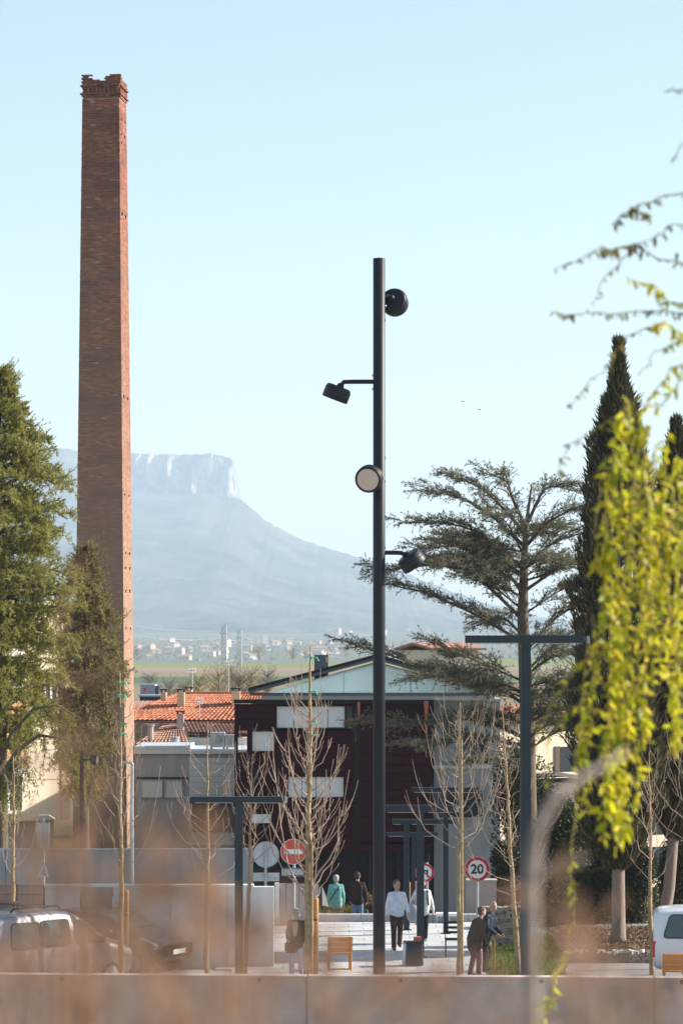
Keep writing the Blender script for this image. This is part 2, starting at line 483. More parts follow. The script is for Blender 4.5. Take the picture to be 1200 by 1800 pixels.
def ground_mat():
    m, nt, n, l, b = nodes_of('fields_and_bank')
    b.inputs["Roughness"].default_value = 0.95
    b.inputs["Specular IOR Level"].default_value = 0.1
    tc = n.new("ShaderNodeTexCoord")
    sx = n.new("ShaderNodeSeparateXYZ")
    l.new(tc.outputs["Object"], sx.inputs[0])
    # field strips: which crop grows where depends on the distance along y, with wavy borders
    nz = n.new("ShaderNodeTexNoise"); nz.inputs["Scale"].default_value = 0.006
    l.new(tc.outputs["Object"], nz.inputs["Vector"])
    w = n.new("ShaderNodeMath"); w.operation = 'MULTIPLY_ADD'
    l.new(nz.outputs[0], w.inputs[0]); w.inputs[1].default_value = 160; l.new(sx.outputs[1], w.inputs[2])
    mr = n.new("ShaderNodeMapRange"); mr.inputs[1].default_value = 0; mr.inputs[2].default_value = 3000
    l.new(w.outputs[0], mr.inputs[0])
    rp = n.new("ShaderNodeValToRGB"); rp.color_ramp.interpolation = 'CONSTANT'
    stops = [(0, (0.22, 0.19, 0.135)), (0.055, (0.13, 0.105, 0.06)), (0.20, (0.22, 0.165, 0.10)), (0.262, (0.17, 0.15, 0.08)), (0.29, (0.08, 0.115, 0.055)), (0.325, (0.22, 0.17, 0.105)),
             (0.40, (0.25, 0.19, 0.115)), (0.445, (0.19, 0.185, 0.075)), (0.475, (0.17, 0.19, 0.05)), (0.60, (0.17, 0.15, 0.08)), (0.8, (0.10, 0.10, 0.06))]
    while len(rp.color_ramp.elements) < len(stops): rp.color_ramp.elements.new(0.5)
    for e, (p, c) in zip(rp.color_ramp.elements, stops):
        e.position = p; e.color = (*c, 1)
    l.new(mr.outputs[0], rp.inputs[0])
    n2 = n.new("ShaderNodeTexNoise"); n2.inputs["Scale"].default_value = 0.08; n2.inputs["Detail"].default_value = 9
    n2.inputs["Roughness"].default_value = 0.75
    l.new(tc.outputs["Object"], n2.inputs["Vector"])
    m2 = n.new("ShaderNodeMapRange"); m2.inputs[1].default_value = 0.3; m2.inputs[2].default_value = 0.7
    m2.inputs[3].default_value = 0.75; m2.inputs[4].default_value = 1.25
    l.new(n2.outputs[0], m2.inputs[0])
    sc = n.new("ShaderNodeVectorMath"); sc.operation = 'SCALE'
    l.new(rp.outputs[0], sc.inputs[0]); l.new(m2.outputs[0], sc.inputs["Scale"])
    l.new(sc.outputs[0], b.inputs["Base Color"])
    return m
ground = mesh_np('ground', gv, gf, ground_mat(), kind='structure')

# table mountain: crest line (column, row) as seen, 9 km away
crest = [(-2500, 1090), (-1500, 1000), (-800, 900), (-300, 800), (0, 788), (80, 790), (140, 792), (240, 797), (300, 798), (372, 797), (385, 800), (403, 802), (409, 808), (413, 872), (425, 882),
         (440, 892), (470, 918), (520, 945), (560, 960), (600, 972), (650, 985), (700, 1003), (760, 1028), (850, 1060), (950, 1085), (1100, 1105), (1300, 1118), (2000, 1128), (3600, 1138)]
cx = np.array([c[0] for c in crest], float); cy = np.array([c[1] for c in crest], float)
D0, DC, D1 = 4900.0, 9000.0, 11200.0
pxs = np.concatenate([np.linspace(-2500, -40, 60), np.linspace(-30, 1230, 700), np.linspace(1250, 3600, 50)])
k = 8740.0 / F
xm = (pxs - 600) * k
yc = np.interp(pxs, cx, cy)
rg = np.random.default_rng(5)
def smooth_noise(n, step, rg):
    a = rg.normal(size=n//step + 3)
    return np.interp(np.arange(n)/step, np.arange(len(a)), a)
N = len(pxs)
yc = yc + smooth_noise(N, 12, rg)*0.8 + smooth_noise(N, 3, rg)*0.6
zc = EYE + (1150 - yc)*k
tt = np.concatenate([np.linspace(0, 0.90, 90), np.linspace(0.905, 0.965, 40), np.linspace(0.97, 1.0, 8), [1.15, 1.5]])
verts = np.zeros((len(tt), N, 3))
cliff_on = np.interp(pxs, [-200, 130, 215, 235], [0.0, 0.0, 0.55, 1])
base_row = np.interp(pxs, [-200, 200, 300, 412], [866, 864, 866, 876]) + smooth_noise(N, 14, rg)*5
base_row = np.where(pxs > 230, np.maximum(base_row, yc + 0.5), base_row)
zb = EYE + (1150 - base_row)*k
flute = smooth_noise(N, 4, rg)*0.004 + smooth_noise(N, 11, rg)*0.004
gull = smooth_noise(N, 22, rg)
flute2 = smooth_noise(N, 6, rg)*0.004 + smooth_noise(N, 17, rg)*0.004
for i, t in enumerate(tt):
    w_ = min(1, max(0, (t-0.925)/0.016))
    fl = flute*(1-w_) + flute2*w_ + 0.0012*np.sin(pxs*0.9 + t*900)
    tn = t + fl*(1 if t > 0.9 and t < 0.97 else 0)
    if t <= 1.0:
        y = D0 + (DC - D0)*t
        s_sl = np.clip(t/0.925, 0, 1)
        zlow = zb*cliff_on + zc*(1-cliff_on)
        slope_z = 18 + (zlow - 18)*s_sl**1.6
        rise = np.clip((tn - 0.925)/0.016, 0, 1)
        z = slope_z + (zc - zlow)*np.clip(rise, 0, 1)
        if t < 0.92:
            amp = 26*math.sin(math.pi*t/0.92)**.7
            rid = np.array([mnoise.ridged_multi_fractal((x_/520.0, y/700.0, 3.7), 0.9, 2.1, 5, 0.9, 1.8) for x_ in xm])
            rid2 = np.array([mnoise.fractal((x_/150.0, y/210.0, 9.1), 0.8, 2.0, 5) for x_ in xm])
            z = z + amp*(.8*(rid - 1.1) + .45*rid2)
    else:
        y = DC + (t-1)*4000
        z = zc*(1 - (t-1)*0.9) + 10
    # the line of sight stays the same going up the slope: rows fan out with distance
    verts[i, :, 0] = xm
    verts[i, :, 1] = y
    verts[i, :, 2] = z
    if 0.9 < t < 0.97: verts[i, :, 1] += fl*1500
nv = N
fi = np.arange(len(tt)-1)[:, None]*nv + np.arange(nv-1)[None, :]
mf = np.stack([fi, fi+1, fi+1+nv, fi+nv], axis=-1).reshape(-1, 4)
def mountain_mat():
    m, nt, n, l, b = nodes_of('wooded_slopes_and_cliff')
    b.inputs["Roughness"].default_value = 1.0
    b.inputs["Specular IOR Level"].default_value = 0.0
    tc = n.new("ShaderNodeTexCoord")
    nz = n.new("ShaderNodeTexNoise"); nz.inputs["Scale"].default_value = 0.006; nz.inputs["Detail"].default_value = 12; nz.inputs["Roughness"].default_value = 0.75
    l.new(tc.outputs["Object"], nz.inputs["Vector"])
    rp = n.new("ShaderNodeValToRGB")
    rp.color_ramp.elements[0].position = 0.40; rp.color_ramp.elements[0].color = (0.010, 0.018, 0.014, 1)
    rp.color_ramp.elements[1].position = 0.64; rp.color_ramp.elements[1].color = (0.12, 0.11, 0.07, 1)
    l.new(nz.outputs[0], rp.inputs[0])
    g = n.new("ShaderNodeNewGeometry")
    sx = n.new("ShaderNodeSeparateXYZ"); l.new(g.outputs["True Normal"], sx.inputs[0])
    st = n.new("ShaderNodeMapRange"); st.inputs[1].default_value = 0.55; st.inputs[2].default_value = 0.36
    l.new(sx.outputs[2], st.inputs[0])
    mp = n.new("ShaderNodeMapping"); mp.inputs["Scale"].default_value = (1, 1, 0.5)
    l.new(tc.outputs["Object"], mp.inputs[0])
    n2 = n.new("ShaderNodeTexNoise"); n2.inputs["Scale"].default_value = 0.018; n2.inputs["Detail"].default_value = 8; n2.inputs["Roughness"].default_value = 0.7
    l.new(mp.outputs[0], n2.inputs["Vector"])
    r2 = n.new("ShaderNodeValToRGB")
    r2.color_ramp.elements[0].position = 0.47; r2.color_ramp.elements[0].color = (0.06, 0.062, 0.055, 1)
    r2.color_ramp.elements[1].position = 0.55; r2.color_ramp.elements[1].color = (0.40, 0.36, 0.31, 1)
    l.new(n2.outputs[0], r2.inputs[0])
    mx = n.new("ShaderNodeMix"); mx.data_type = 'RGBA'
    l.new(st.outputs[0], mx.inputs[0]); l.new(rp.outputs[0], mx.inputs[6]); l.new(r2.outputs[0], mx.inputs[7])
    l.new(mx.outputs[2], b.inputs["Base Color"])
    return m
mountain = mesh_np('mountain', verts.reshape(-1, 3), mf, mountain_mat(), kind='structure')

# haze: one closed box of even air around everything
hz = MB(); hz.bb(-9100, 9100, -3100, 12600, -6, 800)
hm = bpy.data.materials.new('pale_air'); hm.use_nodes = True
hn = hm.node_tree.nodes; hn.remove(hn["Principled BSDF"])
pv = hn.new("ShaderNodeVolumePrincipled")
pv.inputs["Color"].default_value = (0.65, 0.80, 1.0, 1)
pv.inputs["Density"].default_value = 0.000125
pv.inputs["Anisotropy"].default_value = 0.0
hm.node_tree.links.new(pv.outputs[0], hn["Material Output"].inputs["Volume"])
haze = hz.build('haze', hm)
haze["kind"] = 'stuff'
# ------------------------------------------------------------------ the square
pz = MB(); pz.bb(-40, 40, 54, 79.9, -0.5, 0.0)
plaza = pz.build('plaza', M['asphalt']); plaza["kind"] = 'structure'
# granite slabs of the square, each its own piece
slab = None
DX, DY = 0.80, 0.74
r = random.Random(3)
for j in range(24):
    y = 61.9 + j*DY
    for i in range(10):
        x = -2.6 + i*DX + (0.4 if j % 2 else 0)
        if slab is None:
            s = MB(); s.bb(-DX/2+.007, DX/2-.007, -DY/2+.007, DY/2-.007, 0, 0.03)
            slab = s.build('paver', M['paver'], plaza); o = slab
        else:
            o = slab.copy(); COL.objects.link(o); o.parent = plaza
        o.location = (x, y, r.uniform(0.001, 0.006))
kb = None
for i in range(9):
    s = MB(); s.bb(0.006, 0.994, 79.55, 79.88, 0.001, 0.22)
    if kb is None:
        kb = s.build('kerbstone', M['kerb'], plaza); o = kb
    else:
        o = kb.copy(); COL.objects.link(o); o.parent = plaza
    o.location = (-2.45 + i, 0, 0)

# the brown concrete wall that closes the bottom of the picture
ca = math.atan2(-0.045, 1)
wy = 52.3
wall = empty('retaining_wall', (0, wy, 0), 'long brown concrete parapet wall with pale top in front of the square', 'wall', rz=0)
def wrot(x0, x1, y0, y1, z0, z1, name, mt, bev=0.0):
    m = MB(); m.bb(x0, x1, y0, y1, z0, z1)
    ro = Matrix.Rotation(ca, 4, 'Z')
    m.v = [tuple(ro @ Vector(v)) for v in m.v]
    o = m.build(name, mt, wall, local=True)
    if bev:
        bm_ = bmesh.new(); bm_.from_mesh(o.data)
        bmesh.ops.bevel(bm_, geom=bm_.edges[:], offset=bev, segments=2, affect='EDGES')
        bm_.to_mesh(o.data); bm_.free()
    return o
joints = [-13.3, -6.97, -0.64, 5.72, 12.1]
ztop = Z(1716, 52.3)
for a, b in zip(joints, joints[1:]):
    wrot(a+.012, b-.012, 0, 0.34, -0.6, ztop, 'wall_panel', M['concrete'], 0.012)
wrot(-13.3, 12.1, 0.03, 0.31, -0.6, ztop-0.05, 'wall_core', M['concrete'])
for px in (-135, 107, 455, 703, 950, 1195):
    m = MB(); m.lathe((0, 0, 0), (0, -1, 0), [(0, .044), (.014, .044), (.014, .025)], 10)
    x = X(px, 52.3)
    q = Matrix.Rotation(ca, 4, 'Z') @ Vector((x, -0.001, Z(1723, 52.3)))
    m.v = [tuple(Vector(v) + q) for v in m.v]
    m.build('anchor_plug', M['steel_dark'], wall, local=True)

# ------------------------------------------------------------------ brick chimney
DCH = 122.0
S = F/DCH
cz0 = -2.3
TH = math.radians(-6.8)      # turned so its right side shows
cxp = X(184.0, DCH)
chim = empty('brick_chimney', (cxp, DCH, cz0), 'tall square tapering red brick factory chimney with a broken top', 'chimney')
def half(z):  # half width at height z
    return (2.08 + (8.7 - z)*0.0215)/2
zt = Z(178, DCH)
CH = 0.0715
BL = 0.245
RT = Matrix.Rotation(TH, 3, 'Z')
rr = random.Random(21)
holes = []
for pyh in (1040, 974, 1105, 1000, 872, 700, 380, 255, 240, 214):
    holes.append(Z(pyh, DCH))
bv, bf = [], []
def add_brick(u0, u1, z0, z1, h, face, out, inn, V, Fc):
    """face 0 front 1 right 2 back 3 left; u along face"""
    cs = [(u0, -h-out), (u1, -h-out), (u1, -h+inn), (u0, -h+inn)]
    q = []
    for zz in (z0, z1):
        for (a, b) in cs:
            if face == 0: x, y = a, b
            elif face == 1: x, y = -b, a
            elif face == 2: x, y = -a, -b
            else: x, y = b, -a
            p = RT @ Vector((x, y, 0))
            q.append((p.x, p.y, zz - cz0))
    b0 = len(V)
    V.extend(q)
    for f in ((3, 2, 1, 0), (4, 5, 6, 7), (0, 1, 5, 4), (1, 2, 6, 5), (3, 0, 4, 7)):
        Fc.append(tuple(i+b0 for i in f))
ncourse = int((zt - cz0)/CH)
for c in range(ncourse):
    z0 = cz0 + c*CH
    h = half(z0 + CH/2)
    for face in (0, 1, 3):
        u = -h - 0.004 if face == 0 else -h + 0.004
        u += (0 if c % 2 else -BL/2)
        while u < h:
            a, b = max(u, -h), min(u + BL - 0.012, h)
            u += BL
            if b - a < 0.03: continue
            mid = (a+b)/2
            if face == 1 and any(abs(z0 - zh) < CH*0.9 and abs(abs(mid) - 0.45*h) < 0.16 for zh in holes): continue
            if face == 3 and rr.random() < 0.004: continue
            o_ = rr.gauss(0, 0.0035) + (0.012 if rr.random() < .01 else 0)
            if face == 0 and rr.random() < 0.006: o_ -= 0.03
            add_brick(a, b, z0 + rr.uniform(-.002, .002), z0 + CH - 0.011 + rr.uniform(-.003, .002), h, face, o_, 0.055, bv, bf)
ob = bpy.data.meshes.new('brickwork'); ob.from_pydata(bv, [], bf); ob.materials.append(M['brick'])
brickwork = bpy.data.objects.new('brickwork', ob); COL.objects.link(brickwork); brickwork.parent = chim
brickwork["kind"] = 'stuff'
# mortar core, with real openings behind the missing bricks
cv, cf = [], []
zs = sorted(set([cz0, zt] + [v for zh in holes for v in (zh - CH, zh + CH*1.2)]))
us = [-1, -.62, -.28, .28, .62, 1]
def cpt(face, u, z):
    h = half(z) - 0.010
    a = u*h
    x, y = ((a, -h), (h, a), (-a, h), (-h, -a))[face]
    p = RT @ Vector((x, y, 0)); return (p.x, p.y, z - cz0)
for face in range(4):
    for za, zb_ in zip(zs, zs[1:]):
        for k_, (ua, ub) in enumerate(zip(us, us[1:])):
            mz = (za+zb_)/2
            if face == 1 and k_ in (1, 3) and any(zh - CH - .001 < mz < zh + CH*1.2 + .001 for zh in holes): continue
            b0 = len(cv)
            cv += [cpt(face, ua, za), cpt(face, ub, za), cpt(face, ub, zb_), cpt(face, ua, zb_)]
            cf.append((b0, b0+1, b0+2, b0+3))
om = bpy.data.meshes.new('mortar'); om.from_pydata(cv, [], cf); om.materials.append(M['mortar'])
oo = bpy.data.objects.new('mortar', om); COL.objects.link(oo); oo.parent = chim
# crown: single bricks, the courses broken away unevenly
brk = MB(); brk.bb(-.118, .118, -.06, .06, 0, CH-.013)
first = brk.build('brick', M['crown_brick'], chim, local=True)
used = False
sol = MB(); sol.bb(-.05, .05, -.055, .055, 0, .235)
solp = sol.build('soldier_brick', M['crown_brick'], chim, local=True)
sol_used = False
def crown_top(face, u):
    """height (photo row) the crown still reaches at u (-1..1 along the face)"""
    if face == 0:
        if u < -.56: return 137 + 0.5*math.sin(u*40)
        if u < -.50: return 141
        if u < -.15: return 144.5
        if u < .22: return 147
        if u < .34: return 143
        if u < .5: return 139
        return 135.5
    if face == 1:
        return 136 + 8*(u+1)/2 + (3 if -.2 < u < .3 else 0)
    return 143 + 4*math.sin(u*7 + face)
def put(proto, face, u, z, h, out, roll=0.0):
    global used, sol_used
    x, y = ((u, -h-out+.06), (h+out-.06, u), (-u, h+out-.06), (-h-out+.06, -u))[face]
    p = RT @ Vector((x, y, 0))
    if proto is first and not used: o, used = first, True
    elif proto is solp and not sol_used: o, sol_used = solp, True
    else:
        o = proto.copy(); COL.objects.link(o); o.parent = chim
    o.location = (p.x, p.y, z - cz0)
    o.rotation_euler = (roll*0.5, roll, TH + face*math.pi/2 + roll)
zc_ = zt
ledge1, ledge2 = Z(173, DCH), Z(157, DCH)
c = 0
nb = 0
while zc_ < Z(134, DCH):
    onledge = abs(zc_ - ledge1) < CH*.6 or abs(zc_ - ledge2) < CH*.6
    dent = ledge1 + CH*.5 < zc_ < ledge2 - CH*.5
    h = half(zt)
    out = 0.085 if onledge else (0.03 if not dent else 0.0)
    for face in (0, 1, 2, 3):
        if face in (2, 3) and not (zc_ > ledge2 or onledge): continue
        w = h + out
        u = -w + .118 + (0 if c % 2 else .06)
        while u < w - .05:
            rowt = crown_top(face, u/w)
            if zc_ + CH*.6 < Z(rowt, DCH) and not (onledge and rr.random() < .10):
                put(first, face, u, zc_, h, out + rr.uniform(-.006, .008), rr.uniform(-.03, .03)); nb += 1
            u += BL
    zc_ += CH; c += 1
for face in (0, 1):
    n = 9
    for i in range(n):
        u = (-1 + (2*i+1)/n)*half(zt)
        put(solp, face, u, ledge1 + CH, half(zt), 0.055)
m = MB()
hh = half(zt) - .03
m.box((0, 0, Z(160, DCH) - cz0 - .2), (2*hh, 2*hh, 1.0), Matrix.Rotation(TH, 3, 'Z'))
m.build('crown_core', M['mortar'], chim, local=True)

# ------------------------------------------------------------------ red boarded building with the glass gable
DB = 100.0
def bx(px): return X(px, DB)
def bz(py): return Z(py, DB)
zbase = -2.3
red = empty('red_timber_building', (bx(600), DB, zbase), 'dark burgundy boarded building with pale blinds under a glass gable', 'building')
holes_px = [(485, 607, 1241, 1281), (442, 483, 1285, 1322), (505, 605, 1365, 1403), (418, 434, 1285, 1322), (607, 620, 1241, 1281)]
rb = random.Random(8)
def board_rows(x0, x1, ytop, ybot, step, depth0):
    y = ytop
    while y < ybot:
        y2 = min(y + step, ybot)
        # cut the row round the openings
        segs = [(x0, x1)]
        for (a, b, t, bt) in holes_px:
            if y < bt and y2 > t:
                ns = []
                for (p, q) in segs:
                    if b <= p or a >= q: ns.append((p, q)); continue
                    if a > p: ns.append((p, a))
                    if b < q: ns.append((b, q))
                segs = ns
        for (p, q) in segs:
            if q - p < 2: continue
            m = MB(); d = rb.uniform(-.006, .006)
            m.bb(bx(p)+.002, bx(q)-.002, DB + depth0 + d, DB + depth0 + .05, bz(y2)+.008, bz(y)-.008)
            m.build('cladding_board', M['burgundy'], red)
        y = y2
# rows follow the window heads so that openings are whole rows
for (t, b, st) in ((1237, 1241, 4), (1241, 1285, 11), (1285, 1322, 9.25), (1322, 1365, 10.75), (1365, 1403, 9.5), (1403, 1490, 12.5)):
    board_rows(412, 620, t, b, st, 0.0)
board_rows(633, 760, 1237, 1480, 15.2, 0.04)
def rbox(name, px0, px1, py0, py1, y0, y1, mt):
    m = MB(); m.bb(bx(px0), bx(px1), DB + y0, DB + y1, bz(py1), bz(py0)); return m.build(name, mt, red)
rbox('downpipe_channel', 620, 633, 1234, 1490, 0.10, 0.22, M['steel_dark'])
rbox('wall', 442, 760, 1237.5, 1690, 0.30, 7.0, M['dark_shade_wall'])
rbox('wall_cap', 411, 762, 1230, 1236.5, -0.06, 0.6, M['dark_shade_wall'])
rbox('screen_wall', 412, 418, 1237.5, 1489.5, 0.06, 0.29, M['dark_shade_wall'])
rbox('screen_wall', 434, 442, 1237.5, 1489.5, 0.06, 0.29, M['dark_shade_wall'])
rbox('screen_wall', 418, 434, 1323, 1489.5, 0.06, 0.29, M['dark_shade_wall'])
rbox('screen_wall', 418, 434, 1237.5, 1284, 0.06, 0.29, M['dark_shade_wall'])
for (a, b, t, bt, fr) in ((485, 607, 1241, 1281, 1), (442, 483, 1285, 1322, 1), (505, 605, 1365, 1403, 1), (440, 478, 1430, 1448, 1)):
    w = rbox('window', a, b, t, bt, 0.16 if t < 1420 else -.012, 0.20, M['glass_dark'])
    nb_ = 4 if b - a > 60 else 1
    for q_ in range(nb_):
        m = MB(); xa_, xb_ = bx(a)+.02, bx(b)-.02; wd_ = (xb_-xa_)/nb_; oy_ = rb.uniform(0, .012)
        m.bb(xa_ + wd_*q_ + .012, xa_ + wd_*(q_+1) - .012, DB + (0.08 if t < 1420 else -.03) + oy_, DB + (0.11 if t < 1420 else -.016) + oy_*.2, bz(bt)+.02+rb.uniform(0, .03), bz(t)-.02)
        m.build('blind', M['blind'], w)
    m = MB()
    for (xa, xb, za, zb2) in ((a, a+.9, t, bt), (b-.9, b, t, bt), (a, b, t, t+.9), (a, b, bt-.9, bt)):
        m.bb(bx(xa), bx(xb), DB + (0.02 if t < 1420 else -.04), DB + (0.15 if t < 1420 else -.014), bz(zb2), bz(za))
    m.build('window_frame', M['steel_dark'], w)
rbox('window', 608, 619, 1241, 1281, 0.12, 0.2, M['glass_dark'])
# red fins that catch the sun
for (a, b, t, bt) in ((627, 633, 1234, 1263), (744, 752, 1232, 1288)):
    m = MB()
    m.prism([(bx(a), DB - .02, bz(t)), (bx(b), DB - .02, bz(t)), (bx(b-1.5), DB - .02, bz(bt)), (bx(b-3.5), DB - .02, bz(bt))], (0, -0.32, 0))
    m.build('wall_fin', M['fin'], red)
# ground floor: recess with columns, its shade put into the wall colour
rbox('lintel', 440, 760, 1484, 1497, -0.02, 0.29, M['burgundy'])
for px in (470, 560, 650, 700, 752):
    m = MB(); m.tube([(bx(px), DB+.12, zbase), (bx(px), DB+.12, bz(1497))], .07, 8); m.build('column', M['steel_dark'], red)
# pale band, glass gable, roof
rbox('fascia_band', 462, 868, 1223, 1230, 0.02, 0.40, M['ac'])
rbox('gutter', 440, 872, 1218, 1222.6, -0.12, 0.10, M['roof_metal'])
apx, apy = 662, 1160
gab = [(470, 1218, 545, 1193), (545, 1193, 604, 1176), (604, 1176, 662, 1160), (662, 1160, 722, 1177), (722, 1177, 782, 1194), (782, 1194, 850, 1214)]
for i, (a, ya, b, yb) in enumerate(gab):
    m = MB()
    m.prism([(bx(a)+.01, DB+.2, bz(1218)+.005), (bx(b)-.01, DB+.2, bz(1218)+.005), (bx(b)-.01, DB+.2, bz(yb)-.06), (bx(a)+.01, DB+.2, max(bz(ya)-.06, bz(1218)+.01))], (0, .03, 0))
    m.v = [(v[0], v[1] + (v[2]-bz(1218))*.10, v[2]) for v in m.v]     # glazing leans back, shaped to mirror the bright sky
    m.build('glass_pane', M['glass_green'], red)
for px, py in ((545, 1193), (604, 1176), (662, 1160), (722, 1177), (782, 1194)):
    m = MB(); m.bb(bx(px)-.008, bx(px)+.008, DB+.185, DB+.26, bz(1218), bz(py)-.05); m.build('mullion', M['ac'], red)
m = MB(); m.bb(bx(470), bx(850), DB+1.6, DB+1.7, bz(1230), bz(1218)); m.build('gable_floor', M['ac'], red)
for sgn, (a, ya) in ((0, (438, 1219)), (1, (884, 1222))):
    m = MB()
    x0, z0, x1, z1 = bx(a), bz(ya), bx(apx), bz(apy)
    th = 0.26
    m.prism([(x0, DB-.45, z0), (x1, DB-.45, z1), (x1, DB-.45, z1 + th*.72), (x0, DB-.45, z0 + th*.72)], (0, 8.2, 0))
    m.build('roof', M['roof_metal'], red)
    m = MB()
    m.prism([(x0 - (.02 if not sgn else -.02), DB-.50, z0 + .10), (x1, DB-.50, z1 + .10), (x1, DB-.50, z1 + th*.72 + .02), (x0 - (.02 if not sgn else -.02), DB-.50, z0 + th*.72 + .02)], (0, 0.046, 0))
    m.build('roof_edge', M['steel_dark'], red)
m = MB(); m.bb(bx(549), bx(575), DB+7.0, DB+8.0, bz(1215), bz(1151)); m.build('roof_vent', M['roof_metal'], red)
m = MB(); m.bb(bx(570), bx(574), DB+6.97, DB+6.99, bz(1166), bz(1155)); m.build('vent_cap', M['orange_r'], red)

# grey concrete wing on its right
gw = empty('grey_concrete_building', (bx(815), DB+.6, zbase), 'grey concrete building wing to the right of the burgundy boards, behind the cedar', 'building')
m = MB(); m.bb(bx(763), bx(880), DB+.6, DB+7, zbase, bz(1234)); m.build('wall', M['grey_render'], gw)
for (a, b, t, bt) in ((779, 801, 1247, 1292), (812, 860, 1300, 1345), (770, 850, 1390, 1440)):
    m = MB(); m.bb(bx(a), bx(b), DB+.56, DB+.63, bz(bt), bz(t)); w = m.build('window', M['glass_dark'], gw)
    m = MB()
    for (xa, xb, za, zb2) in ((a, a+1, t, bt), (b-1, b, t, bt), (a, b, t, t+1), (a, b, bt-1, bt), ((a+b)/2-.5, (a+b)/2+.5, t, bt)):
        m.bb(bx(xa), bx(xb), DB+.52, DB+.555, bz(zb2), bz(za))
    m.build('window_frame', M['ac'], w)
m = MB(); m.bb(bx(762), bx(882), DB+.54, DB+.60, bz(1352), bz(1346)); m.build('ledge', M['concrete_pale'], gw)
m = MB(); m.bb(bx(762), bx(882), DB+.5, DB+7.1, bz(1233.5), bz(1229)); m.build('parapet', M['ac'], gw)

# flat-roofed grey building between chimney and red boards
DG = 106.0
def gx(px): return X(px, DG)
def gzz(py): return Z(py, DG)
gb = empty('grey_flat_roofed_building', (gx(320), DG, zbase), 'low grey flat roofed building between the chimney and the burgundy boards', 'building')
m = MB(); m.bb(gx(238), gx(452), DG+.05, DG+7.5, zbase, gzz(1325)); m.build('wall', M['grey_render'], gb)
m = MB(); m.bb(gx(236), gx(454), DG-.08, DG+7.6, gzz(1325)+.003, gzz(1319)); m.build('roof', M['ac'], gb)
m = MB(); m.bb(gx(236), gx(330), DG-.06, DG+5, gzz(1319)+.003, gzz(1312)); m.build('parapet', M['grey_panel'], gb)
for i in range(14):
    a = 1332 + i*11
    m = MB(); m.bb(gx(333), gx(452), DG-.0, DG+.04, gzz(a+10.4), gzz(a)); m.build('cladding_board', M['grey_panel'], gb)
m = MB(); m.bb(gx(240), gx(331), DG-.02, DG+.03, gzz(1369), gzz(1366)); m.build('ledge', M['steel_dark'], gb)
for (a, b) in ((247, 286), (289, 320)):
    m = MB(); m.bb(gx(a), gx(b), DG-.0, DG+.04, gzz(1402), gzz(1371)); w = m.build('window', M['grey_panel'], gb)
    m = MB()
    for (xa, xb, za, zb2) in ((a, a+1, 1371, 1402), (b-1, b, 1371, 1402), (a, b, 1371, 1372), (a, b, 1401, 1402)):
        m.bb(gx(xa), gx(xb), DG-.03, DG-.004, gzz(zb2), gzz(za))
    m.build('window_frame', M['galv'], w)
m = MB(); m.bb(gx(335), gx(420), DG-.05, DG-.004, gzz(1462), gzz(1402)); w = m.build('window', M['glass_dark'], gb)
m = MB(); m.bb(gx(334), gx(421), DG-.1, DG-.055, gzz(1412), gzz(1402)); m.build('window_head', M['steel_dark'], w)
# roof clutter: white air conditioners on the flat roof, each its own thing
for i, (a, b, t) in enumerate(((367, 393, 1289), (395, 414, 1293))):
    ac = empty('air_conditioner', (gx((a+b)/2), DG+1.2, gzz(1319)+.004), ('wide' if i == 0 else 'narrow') + ' pale air conditioning unit on the flat grey roof ' + ('beside the pink tiles' if i == 0 else 'close to the burgundy wall'), 'air conditioner', 'units on the flat roof')
    m = MB(); m.bb(gx(a), gx(b), DG+1.0, DG+1.7, gzz(1319)+.08, gzz(t)); m.build('casing', M['ac'], ac)
    m = MB(); m.lathe((gx((a+b)/2), DG+.995, gzz((t+1312)/2)), (0, -1, 0), [(0, .17), (.02, .17), (.03, .12)], 12); m.build('fan_grille', M['galv'], ac)
    for sx in (a+2, b-2):
        m = MB(); m.bb(gx(sx)-.03, gx(sx)+.03, DG+1.05, DG+1.65, gzz(1319)+.004, gzz(1319)+.078); m.build('foot', M['galv'], ac)

# ------------------------------------------------------------------ tiled houses
def tiled_slope(name, p00, p10, p01, p11, nu, nvv, mt, parent, kind='stuff'):
    """barrel tiles over the quad p00-p10 (eave) to p01-p11 (ridge)"""
    p00, p10, p01, p11 = map(Vector, (p00, p10, p01, p11))
    nrm = (p10-p00).cross(p01-p00).normalized()
    if nrm.z < 0: nrm = -nrm
    V, Fc = [], []
    rt = random.Random(4)
    for j in range(nvv):
        for i in range(nu):
            def q(u, v): return (p00*(1-u)*(1-v) + p10*u*(1-v) + p01*(1-u)*v + p11*u*v)
            u0, u1 = i/nu, (i+.94)/nu
            v0, v1 = (j-.08)/nvv, (j+1)/nvv
            lift = 0.03 + rt.uniform(0, .012)
            hgt = 0.055
            row = []
            for (v, up) in ((v0, lift+.03), (v1, lift)):
                for kx in range(5):
                    a = kx/4
                    row.append(q(u0+(u1-u0)*a, v) + nrm*(up + hgt*math.sin(math.pi*a)))
            b0 = len(V); V += [tuple(x) for x in row]
            for kx in range(4): Fc.append((b0+kx, b0+kx+1, b0+kx+6, b0+kx+5))
    return mesh_np(name, V, Fc, mt, parent, kind, smooth=False)

